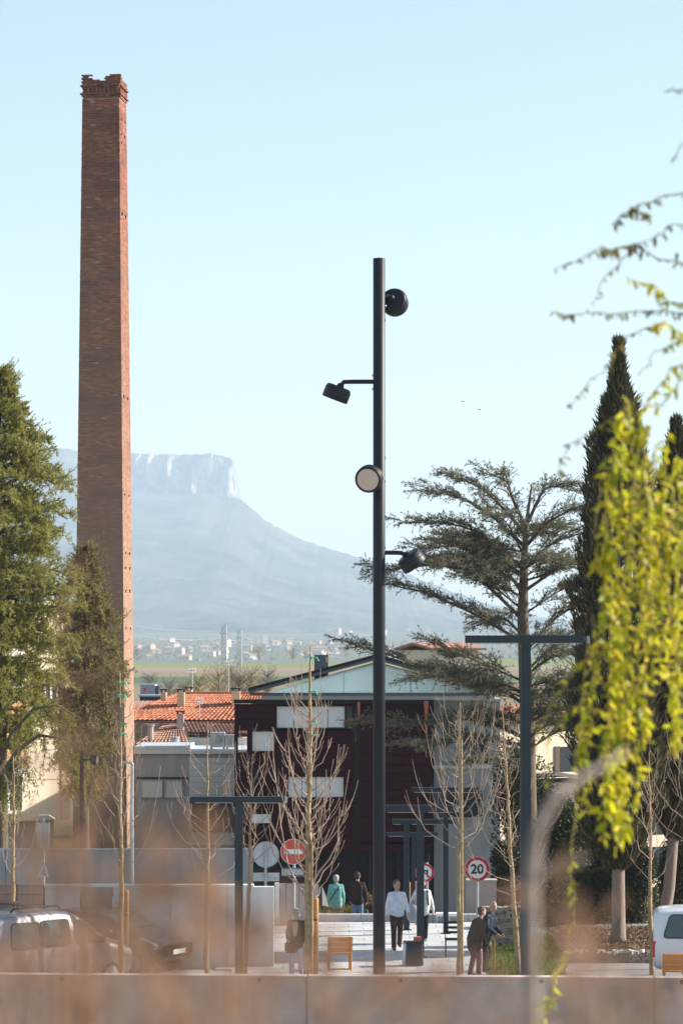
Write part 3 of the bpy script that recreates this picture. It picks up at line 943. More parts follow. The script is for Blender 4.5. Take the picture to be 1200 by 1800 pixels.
def chimney_stack(px0, px1, ptop, pbot, d, depth, mt, parent, cap=True):
    m = MB(); x0, x1 = X(px0, d), X(px1, d)
    m.bb(x0, x1, d, d+depth, Z(pbot, d), Z(ptop, d)); c = m.build('chimney', mt, parent)
    if cap:
        m = MB(); zt_ = Z(ptop, d)
        m.bb(x0-.05, x1+.05, d-.05, d+depth+.05, zt_+.10, zt_+.15)
        for xx in (x0+.03, x1-.03):
            for yy in (d+.03, d+depth-.03):
                m.bb(xx-.025, xx+.025, yy-.025, yy+.025, zt_+.001, zt_+.099)
        m.build('cowl', M['steel_dark'], c)
    return c

DH = 131.0
hA = empty('orange_roofed_house', (X(330, DH), DH, zbase), 'house with bright orange tiled roof and four cream chimneys behind the grey building', 'house')
ev, rd = 1268, 1222
e0, e1 = P(190, ev, DH), P(470, ev, DH)
DR = DH + 4.2
r0, r1 = P(318, rd, DR), P(470, rd, DR)
tiled_slope('roof_tiles', e0, e1, r0, r1, 34, 14, M['tile'], hA)
m = MB(); m.prism([tuple(e0), tuple(e1), tuple(r1), tuple(r0)], (0, 0, -.06)); m.build('roof', M['tile'], hA)
# hip end and back slope
bk0, bk1 = Vector((e0.x+.6, DH+8.4, e0.z)), Vector((e1.x, DH+8.4, e1.z))
m = MB(); m.prism([tuple(r0), tuple(r1), tuple(bk1), tuple(bk0)], (0, 0, -.06)); m.prism([tuple(e0), tuple(r0), tuple(bk0)], (0, 0, -.06)); m.build('roof', M['tile'], hA)
m = MB(); m.tube([e0 + Vector((0, 0, .06)), r0 + Vector((0, 0, .08)), r1 + Vector((0, 0, .08))], .09, 6); m.build('ridge_tiles', M['tile'], hA)
m = MB(); m.bb(e0.x+.5, e1.x, DH+.35, DH+8, zbase, e0.z-.09); m.build('wall', M['peach'], hA)
m = MB(); m.bb(e0.x, e1.x, DH-.02, DH+.06, e0.z-.13, e0.z-.05); m.build('gutter', M['steel_dark'], hA)
for (a, b, t, bt, dd) in ((283, 292, 1217, 1240, 134.0), (312, 324, 1217, 1246, 133.0), (327, 337, 1213, 1228, 136), (407, 422, 1215, 1240, 133.2)):
    chimney_stack(a, b, t, bt, dd, .5, M['peach'], hA)
# antennas and a dish pole, things standing on the roof
def aerial(px, py0, py1, d, label):
    t = empty('aerial', tuple(P(px, py1, d)), label, 'aerial', 'aerials on the tiled roofs')
    m = MB(); m.tube([P(px, py1, d), P(px, py0, d)], .025, 5); m.build('mast', M['galv'], t)
    m = MB()
    m.tube([P(px-6, py0+3, d), P(px+6, py0+2, d)], .02, 4)
    m.build('boom', M['galv'], t)
    for i in range(5):
        q = P(px-6+i*3, py0+3-i*.25, d)
        m = MB(); m.tube([q - Vector((0, .3, .12)), q + Vector((0, .3, .12))], .015, 4); m.build('rod', M['galv'], t)
aerial(351, 1228, 1262, 131.2, 'thin aerial in the middle of the orange roof slope')
aerial(338, 1176, 1222, 136.5, 'aerial rising above the ridge beside the cream chimneys')
aerial(402, 1163, 1224, 136.0, 'tallest aerial mast near the end of the orange ridge')

DH2 = 118.0
hB = empty('pink_roofed_house', (X(285, DH2), DH2, zbase), 'lower house with faded pink tiles and grey block wall below the orange roof', 'house')
e0, e1 = P(236, 1311, DH2), P(334, 1311, DH2)
r0, r1 = P(286, 1279, DH2+3.4), P(318, 1275, DH2+3.4)
tiled_slope('roof_tiles', e0, e1, r0, r1, 14, 9, M['tile_pink'], hB)
m = MB(); m.prism([tuple(e0), tuple(e1), tuple(r1), tuple(r0)], (0, 0, -.06)); m.build('roof', M['tile_pink'], hB)
m = MB(); m.bb(X(236, DH2), X(334, DH2), DH2+.2, DH2+3.2, zbase, e0.z-.07); m.build('wall', M['pink_wall'], hB)
for j in range(7):
    for i in range(9):
        a = 234 + i*9 + (4 if j % 2 else 0)
        m = MB(); d = 124.0
        m.bb(X(a, d)+.008, X(a+9, d)-.008, d, d+.2, Z(1271+j*4.4+4.4, d)+.008, Z(1271+j*4.4, d)-.008)
        m.build('block', M['stone'], hB)
m = MB(); m.bb(X(234, 124), X(320, 124), 124.02, 124.5, zbase, Z(1272, 124)); m.build('block_wall', M['pink_wall'], hB)
chimney_stack(311, 323, 1256, 1284, 120.5, .45, M['pink_wall'], hB)
m = MB(); m.lathe(tuple(P(265, 1300, 118.6)), (0, 0, 1), [(0, .12), (.55, .12), (.56, .16), (.62, .16)], 8); m.build('vent_pipe', M['pink_wall'], hB)
m = MB(); m.lathe(tuple(P(307.5, 1312, 117.7)), (0, 0, 1), [(0, .19), (.33, .19), (.34, .21), (.40, .21)], 12); m.build('flue', M['galv'], hB)

hC = empty('small_red_roofed_house', (X(400, 112), 112, zbase), 'small tiled house with white gable next to the air conditioning units', 'house')
e0, e1 = P(330, 1290, 112), P(440, 1293, 112)
r0, r1 = P(322, 1272, 115), P(428, 1276, 115)
tiled_slope('roof_tiles', e0, e1, r0, r1, 16, 7, M['tile_pink'], hC)
m = MB(); m.prism([tuple(e0), tuple(e1), tuple(r1), tuple(r0)], (0, 0, -.06)); m.build('roof', M['tile_pink'], hC)
m = MB(); m.bb(X(334, 112), X(440, 112), 112.3, 115, zbase, e0.z-.16); m.build('wall', M['white_paint'], hC)
m = MB(); m.bb(X(330, 112), X(440, 112), 111.92, 112.0, e0.z-.12, e0.z-.03); m.build('gutter', M['steel_dark'], hC)

# ribbed red shed roof and a parked lorry further out, left of the orange roof
sh = empty('ribbed_roof_shed', (X(250, 150), 150, zbase), 'low shed with ribbed red roof left of the orange roof', 'shed')
for i in range(10):
    m = MB()
    p, q = P(226+i*4.6, 1247, 150), P(234+i*4.6, 1234, 153)
    m.tube([p, q], .085, 6); m.build('roof_rib', M['tile_pink'], sh)
m = MB(); m.prism([tuple(P(222, 1248, 150)), tuple(P(276, 1248, 150)), tuple(P(282, 1234, 153)), tuple(P(230, 1234, 153))], (0, 0, -.08)); m.build('roof', M['tile_pink'], sh)
m = MB(); m.bb(X(226, 150), X(272, 150), 150.2, 153, zbase, Z(1250, 150)); m.build('wall', M['pink_wall'], sh)
lo = empty('parked_lorry', (X(258, 330), 330, -2.2), 'dark lorry with a red tail light parked at the field edge', 'lorry')
def lb(name, a, b, t, bt, y0, y1, mt):
    m = MB(); m.bb(X(a, 330), X(b, 330), 330+y0, 330+y1, Z(bt, 330), Z(t, 330)); return m.build(name, mt, lo)
lb('body', 247, 272, 1203, 1222, 0, 5, M['fence_grey'])
lb('cab', 272.3, 279, 1206, 1222, 0.2, 4.5, M['steel_green'])
lb('window', 273, 278, 1208, 1213, 0.1, .19, M['glass_dark'])
lb('tail_light', 253, 256, 1209, 1215, -.08, -.01, M['red_sign'])
lb('bumper', 246, 280, 1222.5, 1227, -.1, 4.8, M['steel_dark'])
for a in (252, 262, 275):
    m = MB(); m.lathe((X(a, 330), 330-.02, -1.75), (0, 1, 0), [(0, .45), (.3, .45)], 14); m.build('wheel', M['black'], lo)
ds = empty('dark_shed', (X(258, 200), 200, -2.2), 'dark flat shed just behind the ribbed red roof', 'shed')
m = MB(); m.bb(X(246, 200), X(282, 200), 200, 204, -2.2, Z(1225, 200)); m.build('wall', M['steel_dark'], ds)
m = MB(); m.bb(X(244, 200), X(284, 200), 199.8, 204.2, Z(1225, 200)+.003, Z(1222, 200)); m.build('roof', M['fence_grey'], ds)

# ------------------------------------------------------------------ apartment house at the left edge
AD = 101.0
apt = empty('apartment_building', (X(60, AD), AD, zbase), 'orange and cream apartment building behind the big left conifer', 'building', rz=0)
ax = X(122, AD)
ang = math.radians(40)      # facade turned towards the sun
def apt_pt(s, z, out=0.0):
    """s metres back along the lit facade from its near right corner"""
    p = Vector((ax, AD, 0)) + Vector((-math.cos(ang), -math.sin(ang), 0))*s + Vector((math.sin(ang), -math.cos(ang), 0))*out
    return (p.x, p.y, z)
def apt_slab(name, s0, s1, z0, z1, o0, o1, mt, parent=None):
    m = MB()
    m.prism([apt_pt(s0, z0, o0), apt_pt(s1, z0, o0), apt_pt(s1, z0, o1), apt_pt(s0, z0, o1)], (0, 0, z1-z0))
    return m.build(name, mt, parent or apt)
zo = Z(1440, AD)
apt_slab('wall', 0, 14, zo, 9.2, -6, 0, M['cream'])
apt_slab('ground_floor_wall', 0.3, 14, zbase, zo-.004, -6, -0.5, M['pink_wall'])
apt_slab('orange_panel', 1.95, 6, Z(1345, AD), 9.0, 0.004, 0.12, M['orange_r'])
apt_slab('corner_band', 0.0, 0.35, zo, 9.1, 0.004, 0.05, M['peach'])
for (s0, s1, t, bt) in ((2.05, 3.3, 1348, 1420), (2.05, 3.3, 1140, 1205), (0.6, 1.2, 1180, 1240)):
    w = apt_slab('window', s0, s1, Z(bt, AD), Z(t, AD), 0.125, 0.16, M['glass_dark'])
    for (a, b) in ((s0, s0+.07), ((s0+s1)/2-.04, (s0+s1)/2+.04), (s1-.07, s1)):
        apt_slab('window_frame', a, b, Z(bt, AD), Z(t, AD), 0.164, 0.20, M['white_paint'], w)
    apt_slab('shutter_box', s0, s1, Z(t, AD)-.28, Z(t, AD), 0.205, 0.25, M['white_paint'], w)
    apt_slab('sill', s0-.1, s1+.1, Z(bt, AD)-.1, Z(bt, AD)-.003, 0.125, 0.3, M['cream'], w)
apt_slab('roof', -.3, 14.2, 9.203, 9.35, -6.1, .2, M['cream'])
for i in range(5):
    apt_slab('ledge', 0.36, 1.94, zo+.02 + i*1.42, zo+.05 + i*1.42, 0.004, 0.02, M['peach'])

# cream house behind the trees on the right (seen through the branches), turned to the sun
def cream_house(px, py_top, d, w, label, name='cream_house', turn=38, rise=.3, rmat='tile'):
    h = empty(name, (X(px, d), d, gz(d)), label, 'house')
    a = math.radians(turn); R = Matrix.Rotation(a, 3, 'Z')
    def slab(nm, c, dim, mt, par=None):
        m = MB(); m.box(R @ Vector(c), dim, R, 0); return m.build(nm, mt, par or h, local=True)
    ht = Z(py_top, d) - gz(d)
    slab('wall', (0, 4, ht/2), (w, 8, ht), M['cream'])
    for sx in (-w*.3, 0, w*.3):
        for zz in (ht*.35, ht*.72):
            wi = slab('window', (sx, -.012, zz), (.9, .02, 1.2), M['glass_dark'])
            slab('shutter', (sx-.62, -.03, zz), (.28, .05, 1.25), M['bark_dark'], wi)
            slab('shutter', (sx+.62, -.03, zz), (.28, .05, 1.25), M['bark_dark'], wi)
    m = MB()
    m.prism([R @ Vector(v) for v in ((-w/2-.4, -.5, ht+.004), (w/2+.4, -.5, ht+.004), (w/2+.4, 4, ht+rise), (-w/2-.4, 4, ht+rise))], (0, 0, .15))
    m.prism([R @ Vector(v) for v in ((-w/2-.4, 8.5, ht+.004), (w/2+.4, 8.5, ht+.004), (w/2+.4, 4.005, ht+rise), (-w/2-.4, 4.005, ht+rise))], (0, 0, .15))
    m.build('roof', M[rmat], h, local=True)
    return h
cream_house(912, 1262, 126, 9.5, 'tall cream house seen through the cedar branches behind the slate lamp post')
cream_house(1215, 1380, 112, 6.0, 'cream house at the right edge behind the cypress trunks', turn=35, rmat='cream')
cream_house(802, 1143, 190, 3.0, 'distant house with an orange roof beyond the end of the grey roof', turn=15, rise=.4, rmat='tile_pink')

# ------------------------------------------------------------------ walls and fences on the left
fw = empty('grey_sheet_fence', (X(260, 84), 84, -.45), 'blue grey sheet metal fence behind the white wall', 'fence')
pxs_f = [-60, 10, 80, 150, 220, 290, 360, 442]
for a, b in zip(pxs_f, pxs_f[1:]):
    m = MB(); m.bb(X(a, 84)+.01, X(b, 84)-.01, 84, 84.06, -.6, Z(1494, 84)); m.build('fence_panel', M['fence_grey'], fw)
for a in pxs_f:
    m = MB(); m.bb(X(a, 84)-.04, X(a, 84)+.04, 84.065, 84.16, -.6, Z(1492, 84)); m.build('fence_post', M['galv'], fw)
m = MB(); m.bb(X(-60, 84), X(442, 84), 83.96, 84.1, Z(1494, 84)+.003, Z(1491.5, 84)); m.build('top_rail', M['galv'], fw)

ww = empty('white_wall', (X(280, 68), 68, 0), 'white rendered wall with coping behind the parked cars', 'wall')
seg = [80, 142, 200, 300, 400, 482]
for i, (a, b) in enumerate(zip(seg, seg[1:])):
    m = MB(); dd = 0.05 if i == 1 else 0
    m.bb(X(a, 68), X(b, 68)-.015, 68+dd, 68.25, 0, Z(1559, 68)-(.18 if i == 1 else 0)); m.build('wall_panel', M['pink_wall'] if i == 1 else M['white_wall'], ww)
m = MB(); m.bb(X(78, 68), X(446, 68), 67.94, 68.3, Z(1559, 68)+.003, Z(1555, 68)); m.build('coping', M['white_paint'], ww)
m = MB(); m.bb(X(198, 68), X(204, 68), 67.9, 67.998, 0, Z(1575, 68)); m.build('post', M['white_paint'], ww)
# brown gate leaf and white gate post behind the signs
gp = empty('garden_gate', (X(500, 78.5), 78.5, 0), 'pale brown boarded gate with a white end post behind the no entry sign', 'gate')
for i in range(6):
    a = 491 + i*11.5
    m = MB(); m.bb(X(a, 78.5)+.006, X(a+11.5, 78.5)-.006, 78.5, 78.55, 0, Z(1553+ (i % 2)*.6, 78.5)); m.build('plank', M['pink_wall'], gp)
m = MB(); m.bb(X(483, 78.5), X(490.5, 78.5), 78.42, 78.6, 0, Z(1552, 78.5)); m.build('gate_post', M['white_paint'], gp)
# dark mesh fence far left
mf_ = empty('mesh_fence', (X(40, 69), 69, 0), 'dark wire mesh fence at the left edge next to the white wall', 'fence')
for i in range(46):
    px = -20 + i*2.15
    m = MB(); m.bb(X(px, 69)-.006, X(px, 69)+.006, 69, 69.012, 0.1, Z(1557, 69)); m.build('wire', M['steel_dark'], mf_)
for py in (1557, 1572, 1590, 1610):
    m = MB(); m.bb(X(-20, 69), X(78, 69), 68.985, 68.998, Z(py, 69)-.01, Z(py, 69)+.01); m.build('rail', M['steel_dark'], mf_)
for px in (-18, 30, 78):
    m = MB(); m.bb(X(px, 69)-.03, X(px, 69)+.03, 69.02, 69.08, 0, Z(1555, 69)); m.build('fence_post', M['steel_dark'], mf_)
# broken brick pier beside the chimney foot
bp_ = empty('brick_pier', (X(245, 118), 118, zbase), 'broken stub of orange brick wall at the foot of the chimney', 'wall')
rp_ = random.Random(2)
for j in range(34):
    zz = zbase + 2.6 + j*.1
    wdt = 1 if j < 33 else .6
    for i in range(3):
        if i == 2 and rp_.random() < .35: continue
        a = X(234, 118) + i*.19
        m = MB(); m.bb(a+.006, a+.184, 118+rp_.uniform(-.01, .01), 118.3, zz+.006, zz+.094); m.build('brick', M['tile'], bp_)
m = MB(); m.bb(X(234, 118), X(250, 118), 118.02, 118.29, zbase, zbase+2.6); m.build('wall_base', M['pink_wall'], bp_)
# ------------------------------------------------------------------ lamp columns
DC_ = 65.0
col = empty('spotlight_column', (X(666.5, DC_), DC_, 0), 'tall dark round spotlight column with four drum lights against the sky', 'light column')
def cp(px, py, dd=0.0): return P(px, py, DC_ + dd)
rad = 10.8*DC_/F
m = MB(); m.lathe((X(666, DC_), DC_, 0), (0, 0, 1), [(0, rad), (cp(0, 845).z, rad), (cp(0, 845).z+.004, rad*.985), (cp(0, 455).z, rad*.985), (cp(0, 455).z+.01, rad*.9)], 28)
pole = m.build('pole', M['steel_dark'], col, smooth=False)
for p_ in pole.data.polygons: p_.use_smooth = abs(p_.normal.z) < .5
m = MB(); m.lathe((X(666, DC_), DC_, 0.0), (0, 0, 1), [(0.031, rad*1.25), (.05, rad*1.25), (.06, rad*1.02)], 24); m.build('base_plate', M['steel_dark'], col)
SC = DC_/F
def flood(center, axis, arm_pts, rot_label=None):
    """drum light: axis points where it shines"""
    axis = Vector(axis).normalized()
    c = Vector(center)
    R_, D_ = 23.5*SC, 25*SC
    m = MB()
    m.lathe(c - axis*D_*.5, axis, [(0, R_*.80), (.03, R_*.93), (.07, R_*.97), (D_*.55, R_), (D_-.03, R_), (D_, R_*.97), (D_+.002, R_*.86), (D_-.025, R_*.84)], 30)
    h = m.build('floodlight', M['steel_dark'], col)
    for p_ in h.data.polygons: p_.use_smooth = len(p_.vertices) == 4
    m = MB(); m.lathe(c + axis*(D_*.5-.024), axis, [(0, R_*.835), (.012, R_*.82), (.018, R_*.7)], 30); m.build('lens', M['lens'], h)
    m = MB()
    for t in (0.28, 0.52): m.lathe(c - axis*D_*.5 + axis*D_*t, axis, [(0, R_*1.005), (.012, R_*1.02), (.024, R_*1.005)], 30)
    m.build('rim', M['black'], h)
    m = MB(); m.tube(arm_pts, [.052]*len(arm_pts), 10)
    m.ell(arm_pts[-1], (.085, .085, .085), 10, 6)
    m.build('bracket', M['steel_dark'], h)
    return h
flood(cp(693, 531, .28), (0.22, .95, -.28), [cp(672, 522, .05), cp(681, 521, .1), cp(688, 524, .12)])
flood(cp(592, 691), (-.36, .10, -.93), [cp(662, 671), cp(620, 671), cp(604, 671.5), cp(598, 679)])
flood(cp(649, 841, -.42), (-.24, -.90, -.25), [cp(664, 836, -.1), cp(658, 836, -.2), cp(654, 838, -.27)])
flood(cp(723, 985), (.60, .16, -.78), [cp(674, 971.5), cp(695, 971.5), cp(705, 972), cp(713, 976)])
for py in (805, 846, 538, 563, 660, 684, 962, 998):
    m = MB(); q = cp(666, py)
    m.lathe((q.x + rad*.98*(1 if py in (805, 846, 538, 563, 962, 998) else -1), DC_-.02, q.z), ((1 if py in (805, 846, 538, 563, 962, 998) else -1), -.1, 0), [(0, .026), (.02, .026), (.028, .014)], 8)
    m.build('bolt', M['galv'], col)

def tee_lamp(px, d, pytop, half_px, postw_px, label, z0=0.0, bar_px=12, endcap=True, halfL=None, grp='slate T shaped lamp posts in the square'):
    t = empty('tee_lamp_post', (X(px, d), d, z0), label, 'lamp post', grp)
    s = d/F
    w = postw_px*s
    b = bar_px*s
    x = X(px, d); zt_ = Z(pytop, d)
    m = MB(); m.bb(x-w/2, x+w/2, d-w/2, d+w/2, z0, zt_-b-.003); m.build('post', M['steel_green'], t)
    hl = (halfL if halfL is not None else half_px)*s; hr = half_px*s
    m = MB(); m.bb(x-hl, x+hr, d-w*.6, d+w*.6, zt_-b, zt_); m.build('crossbar', M['steel_green'], t)
    if endcap:
        m = MB(); m.bb(x+hr+.002, x+hr+5*s, d-w*.55, d+w*.55, zt_-b*1.02, zt_-.1*b); m.build('end_cap', M['galv'], t)
    m = MB(); m.bb(x-hl*.92, x-w, d-w*.35, d+w*.35, zt_-b-.02, zt_-b-.004); m.bb(x+w, x+hr*.92, d-w*.35, d+w*.35, zt_-b-.02, zt_-b-.004); m.build('light_strip', M['galv'], t)
    m = MB(); m.bb(x-w*.9, x+w*.9, d-w*.9, d+w*.9, z0+.031, z0+.05); m.build('base_plate', M['steel_green'], t)
    return t
tee_lamp(923, 62.0, 1117, 107, 17, 'tallest slate T shaped lamp post in front of the cedar trunk', 0, 13, halfL=106)
tee_lamp(420, 63.0, 1400, 80, 14, 'slate T shaped lamp post before the left edge of the burgundy building', 0, 10, halfL=83)
tee_lamp(738.5, 70.0, 1415, 62, 13, 'slate T shaped lamp post beside the litter bin', 0, 12, halfL=62)
tee_lamp(714, 77.0, 1440, 84, 10, 'slate T shaped lamp post behind the one at the litter bin', 0, 8, halfL=25, endcap=False)
tee_lamp(727, 79.0, 1463, 42, 7, 'shortest slate T shaped lamp post behind the man in the white shirt', 0, 6, halfL=48, endcap=False)
tee_lamp(783, 76.0, 1384, 60, 9, 'slate T shaped lamp post left of the twenty sign with its bar in the branches', 0, 8, halfL=60, endcap=False)

# dark post with a round lamp on the left and a grey street lamp
lp = empty('round_head_lamp_post', (X(144, 85), 85, -.45), 'dark lamp post with a round black head in front of the chimney foot', 'lamp post')
m = MB(); m.bb(X(141, 85), X(147.5, 85), 84.95, 85.06, -.5, Z(1319, 85)); m.build('post', M['steel_dark'], lp)
m = MB(); m.tube([P(147, 1336, 85), P(160, 1335, 85)], .03, 6); m.build('arm', M['steel_dark'], lp)
m = MB(); m.lathe(P(160, 1335, 85), (1, -.25, -.1), [(0, .05), (.02, .12), (.10, .15), (.17, .15), (.19, .12)], 16); h = m.build('lamp_head', M['black'], lp)
m = MB(); m.lathe(P(169, 1336, 84.9) + Vector((.042, -.04, 0)), (1, -.25, -.1), [(0, .115), (.01, .11)], 16); m.build('lens', M['lens'], h)
sl = empty('street_lamp', (X(232, 72), 72, 0), 'slim galvanised street lamp with a flat head beside the young tree at the chimney', 'street lamp')
m = MB(); m.tube([(X(232, 72), 72, 0), P(232, 1420, 72), P(233, 1342, 72)], [.055, .045, .04], 8); m.build('post', M['galv'], sl)
m = MB(); m.tube([P(233, 1344, 72), P(231, 1340.5, 72), P(222, 1340, 72)], [.04, .04, .035], 6); h = m.build('lamp_head', M['galv'], sl)
m = MB(); m.box(P(224, 1340.3, 72), (.28, .14, .05)); m.build('head_cover', M['galv'], h)

# ------------------------------------------------------------------ signs
def disc(c, r, ax_, mt, name, par, th=0.012, n=36, r0=0.0):
    m = MB()
    if r0 <= 0: m.lathe(c, ax_, [(0, r), (th, r)], n)
    else:
        ax_ = Vector(ax_).normalized(); u = Vector((1, 0, 0)) - ax_*ax_.x; u.normalize(); w = ax_.cross(u)
        vs, fs = [], []
        for k_ in range(n):
            a = 2*math.pi*k_/n; dd = u*math.cos(a) + w*math.sin(a)
            vs += [Vector(c)+dd*r0, Vector(c)+dd*r, Vector(c)+dd*r+ax_*th, Vector(c)+dd*r0+ax_*th]
        for k_ in range(n):
            a, b = 4*k_, 4*((k_+1) % n)
            for q in range(4): fs.append((a+q, a+(q+1) % 4, b+(q+1) % 4, b+q))
        m.add(vs, fs)
    return m.build(name, mt, par)
def text_obj(txt, size, c, mt, name, par, depth=.004, bold=0.02):
    cu = bpy.data.curves.new('t', 'FONT'); cu.body = txt; cu.size = size; cu.align_x = 'CENTER'; cu.align_y = 'CENTER'
    cu.extrude = depth; cu.offset = bold*size
    to = bpy.data.objects.new('t', cu); COL.objects.link(to)
    bpy.context.view_layer.update()
    me = bpy.data.meshes.new_from_object(to.evaluated_get(bpy.context.evaluated_depsgraph_get()))
    bpy.data.objects.remove(to); bpy.data.curves.remove(cu)
    off = root_of(par).location
    R = Matrix.Rotation(math.radians(90), 4, 'X')
    me.transform(Matrix.Translation(Vector(c) - off) @ R)
    me.materials.clear(); me.materials.append(mt)
    o = bpy.data.objects.new(name, me); COL.objects.link(o); o.parent = par
    return o
FR = (0, -1, 0)
# speed limit 20
d = 74.0
s20 = empty('speed_limit_sign', (X(839, d), d, 0), 'round red rimmed speed limit sign reading 20 on a grey post', 'road sign')
m = MB(); m.tube([(X(839, d), d+.05, 0), (X(839, d), d+.05, Z(1512, d))], .033, 10); m.build('post', M['galv'], s20)
c = P(838, 1528, d); rr_ = 22*d/F
disc(c, rr_, FR, M['white_sign'], 'sign_plate', s20, .015)
disc(c + Vector((0, -.0155, 0)), rr_*.985, FR, M['red_sign'], 'sign_rim', s20, .004, r0=rr_*.735)
text_obj('20', .34, c + Vector((0, -.019, -.005)), M['black_sign'], 'numerals', s20, bold=.028)
# no left turn
d = 76.0
snl = empty('no_turn_sign', (X(751, d), d, 0), 'round sign forbidding a turn with crossed black arrow behind the lamp post', 'road sign')
m = MB(); m.tube([(X(750.5, d), d+.05, 0), (X(750.5, d), d+.05, Z(1516, d))], .03, 10); m.build('post', M['galv'], snl)
c = P(746, 1534, d); rr_ = 16.5*d/F
disc(c, rr_, FR, M['white_sign'], 'sign_plate', snl, .015)
disc(c + Vector((0, -.0155, 0)), rr_*.985, FR, M['red_sign'], 'sign_rim', snl, .004, r0=rr_*.75)
m = MB(); y_ = -.018
def sb(x0, x1, z0, z1): m.bb(c.x+x0, c.x+x1, c.y+y_, c.y+y_+.003, c.z+z0, c.z+z1)
sb(.05, .09, -.12, .075); sb(-.07, .05, .035, .075)
m.prism([(c.x-.13, c.y+y_, c.z+.055), (c.x-.071, c.y+y_, c.z+.11), (c.x-.071, c.y+y_, c.z+.0)], (0, .003, 0)); m.build('arrow', M['black_sign'], snl)
m = MB(); m.box(c + Vector((0, -.021, 0)), (.036, .003, rr_*1.5), Matrix.Rotation(math.radians(-45), 3, 'Y')); m.build('slash', M['red_sign'], snl)
# no entry with plate below
d = 77.0
sne = empty('no_entry_sign', (X(515, d), d, 0), 'faded round no entry sign with a grey plate under it behind the bare tree', 'road sign')
m = MB(); m.tube([(X(517, d), d+.05, 0), (X(517, d), d+.05, Z(1476, d))], .035, 10); m.build('post', M['galv'], sne)
c = P(515.5, 1497, d); rr_ = 22.5*d/F
disc(c, rr_, FR, M['orange_sign'], 'sign_plate', sne, .015)
m = MB(); m.bb(c.x-rr_*.72, c.x+rr_*.72, c.y-.021, c.y-.016, c.z-.065, c.z+.065); m.build('white_bar', M['white_sign'], sne)
disc(c + Vector((0, -.0155, 0)), rr_, FR, M['white_sign'], 'sign_rim', sne, .003, r0=rr_*.965)
m = MB(); m.bb(X(495, d), X(534, d), d-.015, d, Z(1540, d), Z(1526, d)); pl = m.build('sub_plate', M['galv'], sne)
m = MB()
for a, b in ((496, 533),):
    for (t, bt) in ((1526.5, 1527.6), (1538.2, 1539.3)): m.bb(X(a, d), X(b, d), d-.019, d-.016, Z(bt, d), Z(t, d))
m.build('plate_border', M['steel_dark'], pl)
# sign seen from the back
d = 69.0
sbk = empty('sign_from_behind', (X(468, d), d, 0), 'grey back of a round sign with rectangular plate below on a thin post', 'road sign')
m = MB(); m.tube([(X(467, d), d-.05, 0), (X(467, d), d-.05, Z(1482, d))], .032, 10); m.build('post', M['galv'], sbk)
c = P(467.5, 1502, d)
disc(c, 23*d/F, FR, M['ac'], 'sign_plate', sbk, .012)
disc(c + Vector((0, -.012, 0)), 23*d/F, FR, M['galv'], 'sign_rim', sbk, .012, r0=21.8*d/F)
m = MB(); m.bb(X(445, d), X(491, d), d-.012, d, Z(1549, d), Z(1534, d)); pl = m.build('sub_plate', M['ac'], sbk)
m = MB(); m.bb(X(480, d), X(489, d), d-.016, d-.013, Z(1546, d), Z(1541, d)); m.build('sticker', M['galv'], pl)
for py in (1495, 1509, 1541):
    m = MB(); m.bb(X(460, d), X(474, d), d-.1, d-.086, Z(py+1.5, d), Z(py-1.5, d)); m.build('clamp', M['galv'], sbk)
# panel and triangle on the left
d = 71.0
slp = empty('sign_with_panel', (X(77, d), d, 0), 'pole with pale upright panel and a triangular sign edge near the left tree', 'road sign')
m = MB(); m.tube([(X(77, d), d, 0), (X(77, d), d, Z(1438, d))], .04, 10); m.build('post', M['galv'], slp)
for (a, b) in ((65, 75), (78.5, 87)):
    m = MB(); m.bb(X(a, d), X(b, d), d-.03, d+.03, Z(1491, d), Z(1446, d)); m.build('panel', M['ac'], slp)
m = MB(); m.prism([P(57, 1440, d), P(97, 1440, d), P(86, 1433, d), P(69, 1433, d)], (0, .25, 0)); m.build('panel_roof', M['pink_wall'], slp)
m = MB(); m.prism([P(66, 1541, d-.08), P(86, 1541, d-.08), P(78.5, 1516, d-.08)], (0, .015, 0)); m.build('triangle_plate', M['white_sign'], slp)
m = MB(); m.prism([P(69, 1539, d-.084), P(83, 1539, d-.084), P(78, 1521, d-.084)], (0, .003, 0)); m.build('triangle_centre', M['galv'], slp)

# ------------------------------------------------------------------ street furniture
def bench(px, d, label, rz=0.0, wpx=44):
    b = empty('timber_bench', (X(px, d), d, 0), label, 'bench', 'orange timber seats', rz)
    s = wpx*d/F/2
    def sl_(nm, c, dim, rot=None, mt='benchwood'):
        m = MB(); m.box(c, dim, rot); return m.build(nm, M[mt], b, local=True)
    tilt = Matrix.Rotation(math.radians(14), 3, 'X')
    for i in range(4): sl_('seat_slat', (0, -.06 + i*.125, .44), (2*s, .11, .035))
    for i in range(3): sl_('back_slat', (0, -.115 - i*.03, .53 + i*.125), (2*s, .03, .115), tilt)
    for sx in (-s*.86, s*.86):
        m = MB(); m.tube([(sx, -.15, .031), (sx, -.11, .45), (sx, -.20, .84)], .022, 6); m.build('leg', M['benchwood'], b, local=True)
        m = MB(); m.tube([(sx, .36, .031), (sx, .33, .42), (sx, -.09, .42)], .022, 6); m.build('leg', M['benchwood'], b, local=True)
    sl_('foot_rail', (0, .10, .05), (1.75*s, .03, .04))
    return b
bench(597, 67.2, 'small orange timber seat on the pale paving right of the timber stake', math.radians(4))
bench(246, 66.4, 'orange timber seat in front of the dark car bonnet', 0, 50)
bench(1190, 63.4, 'orange timber seat at the right edge in front of the white van', math.radians(-3), 54)

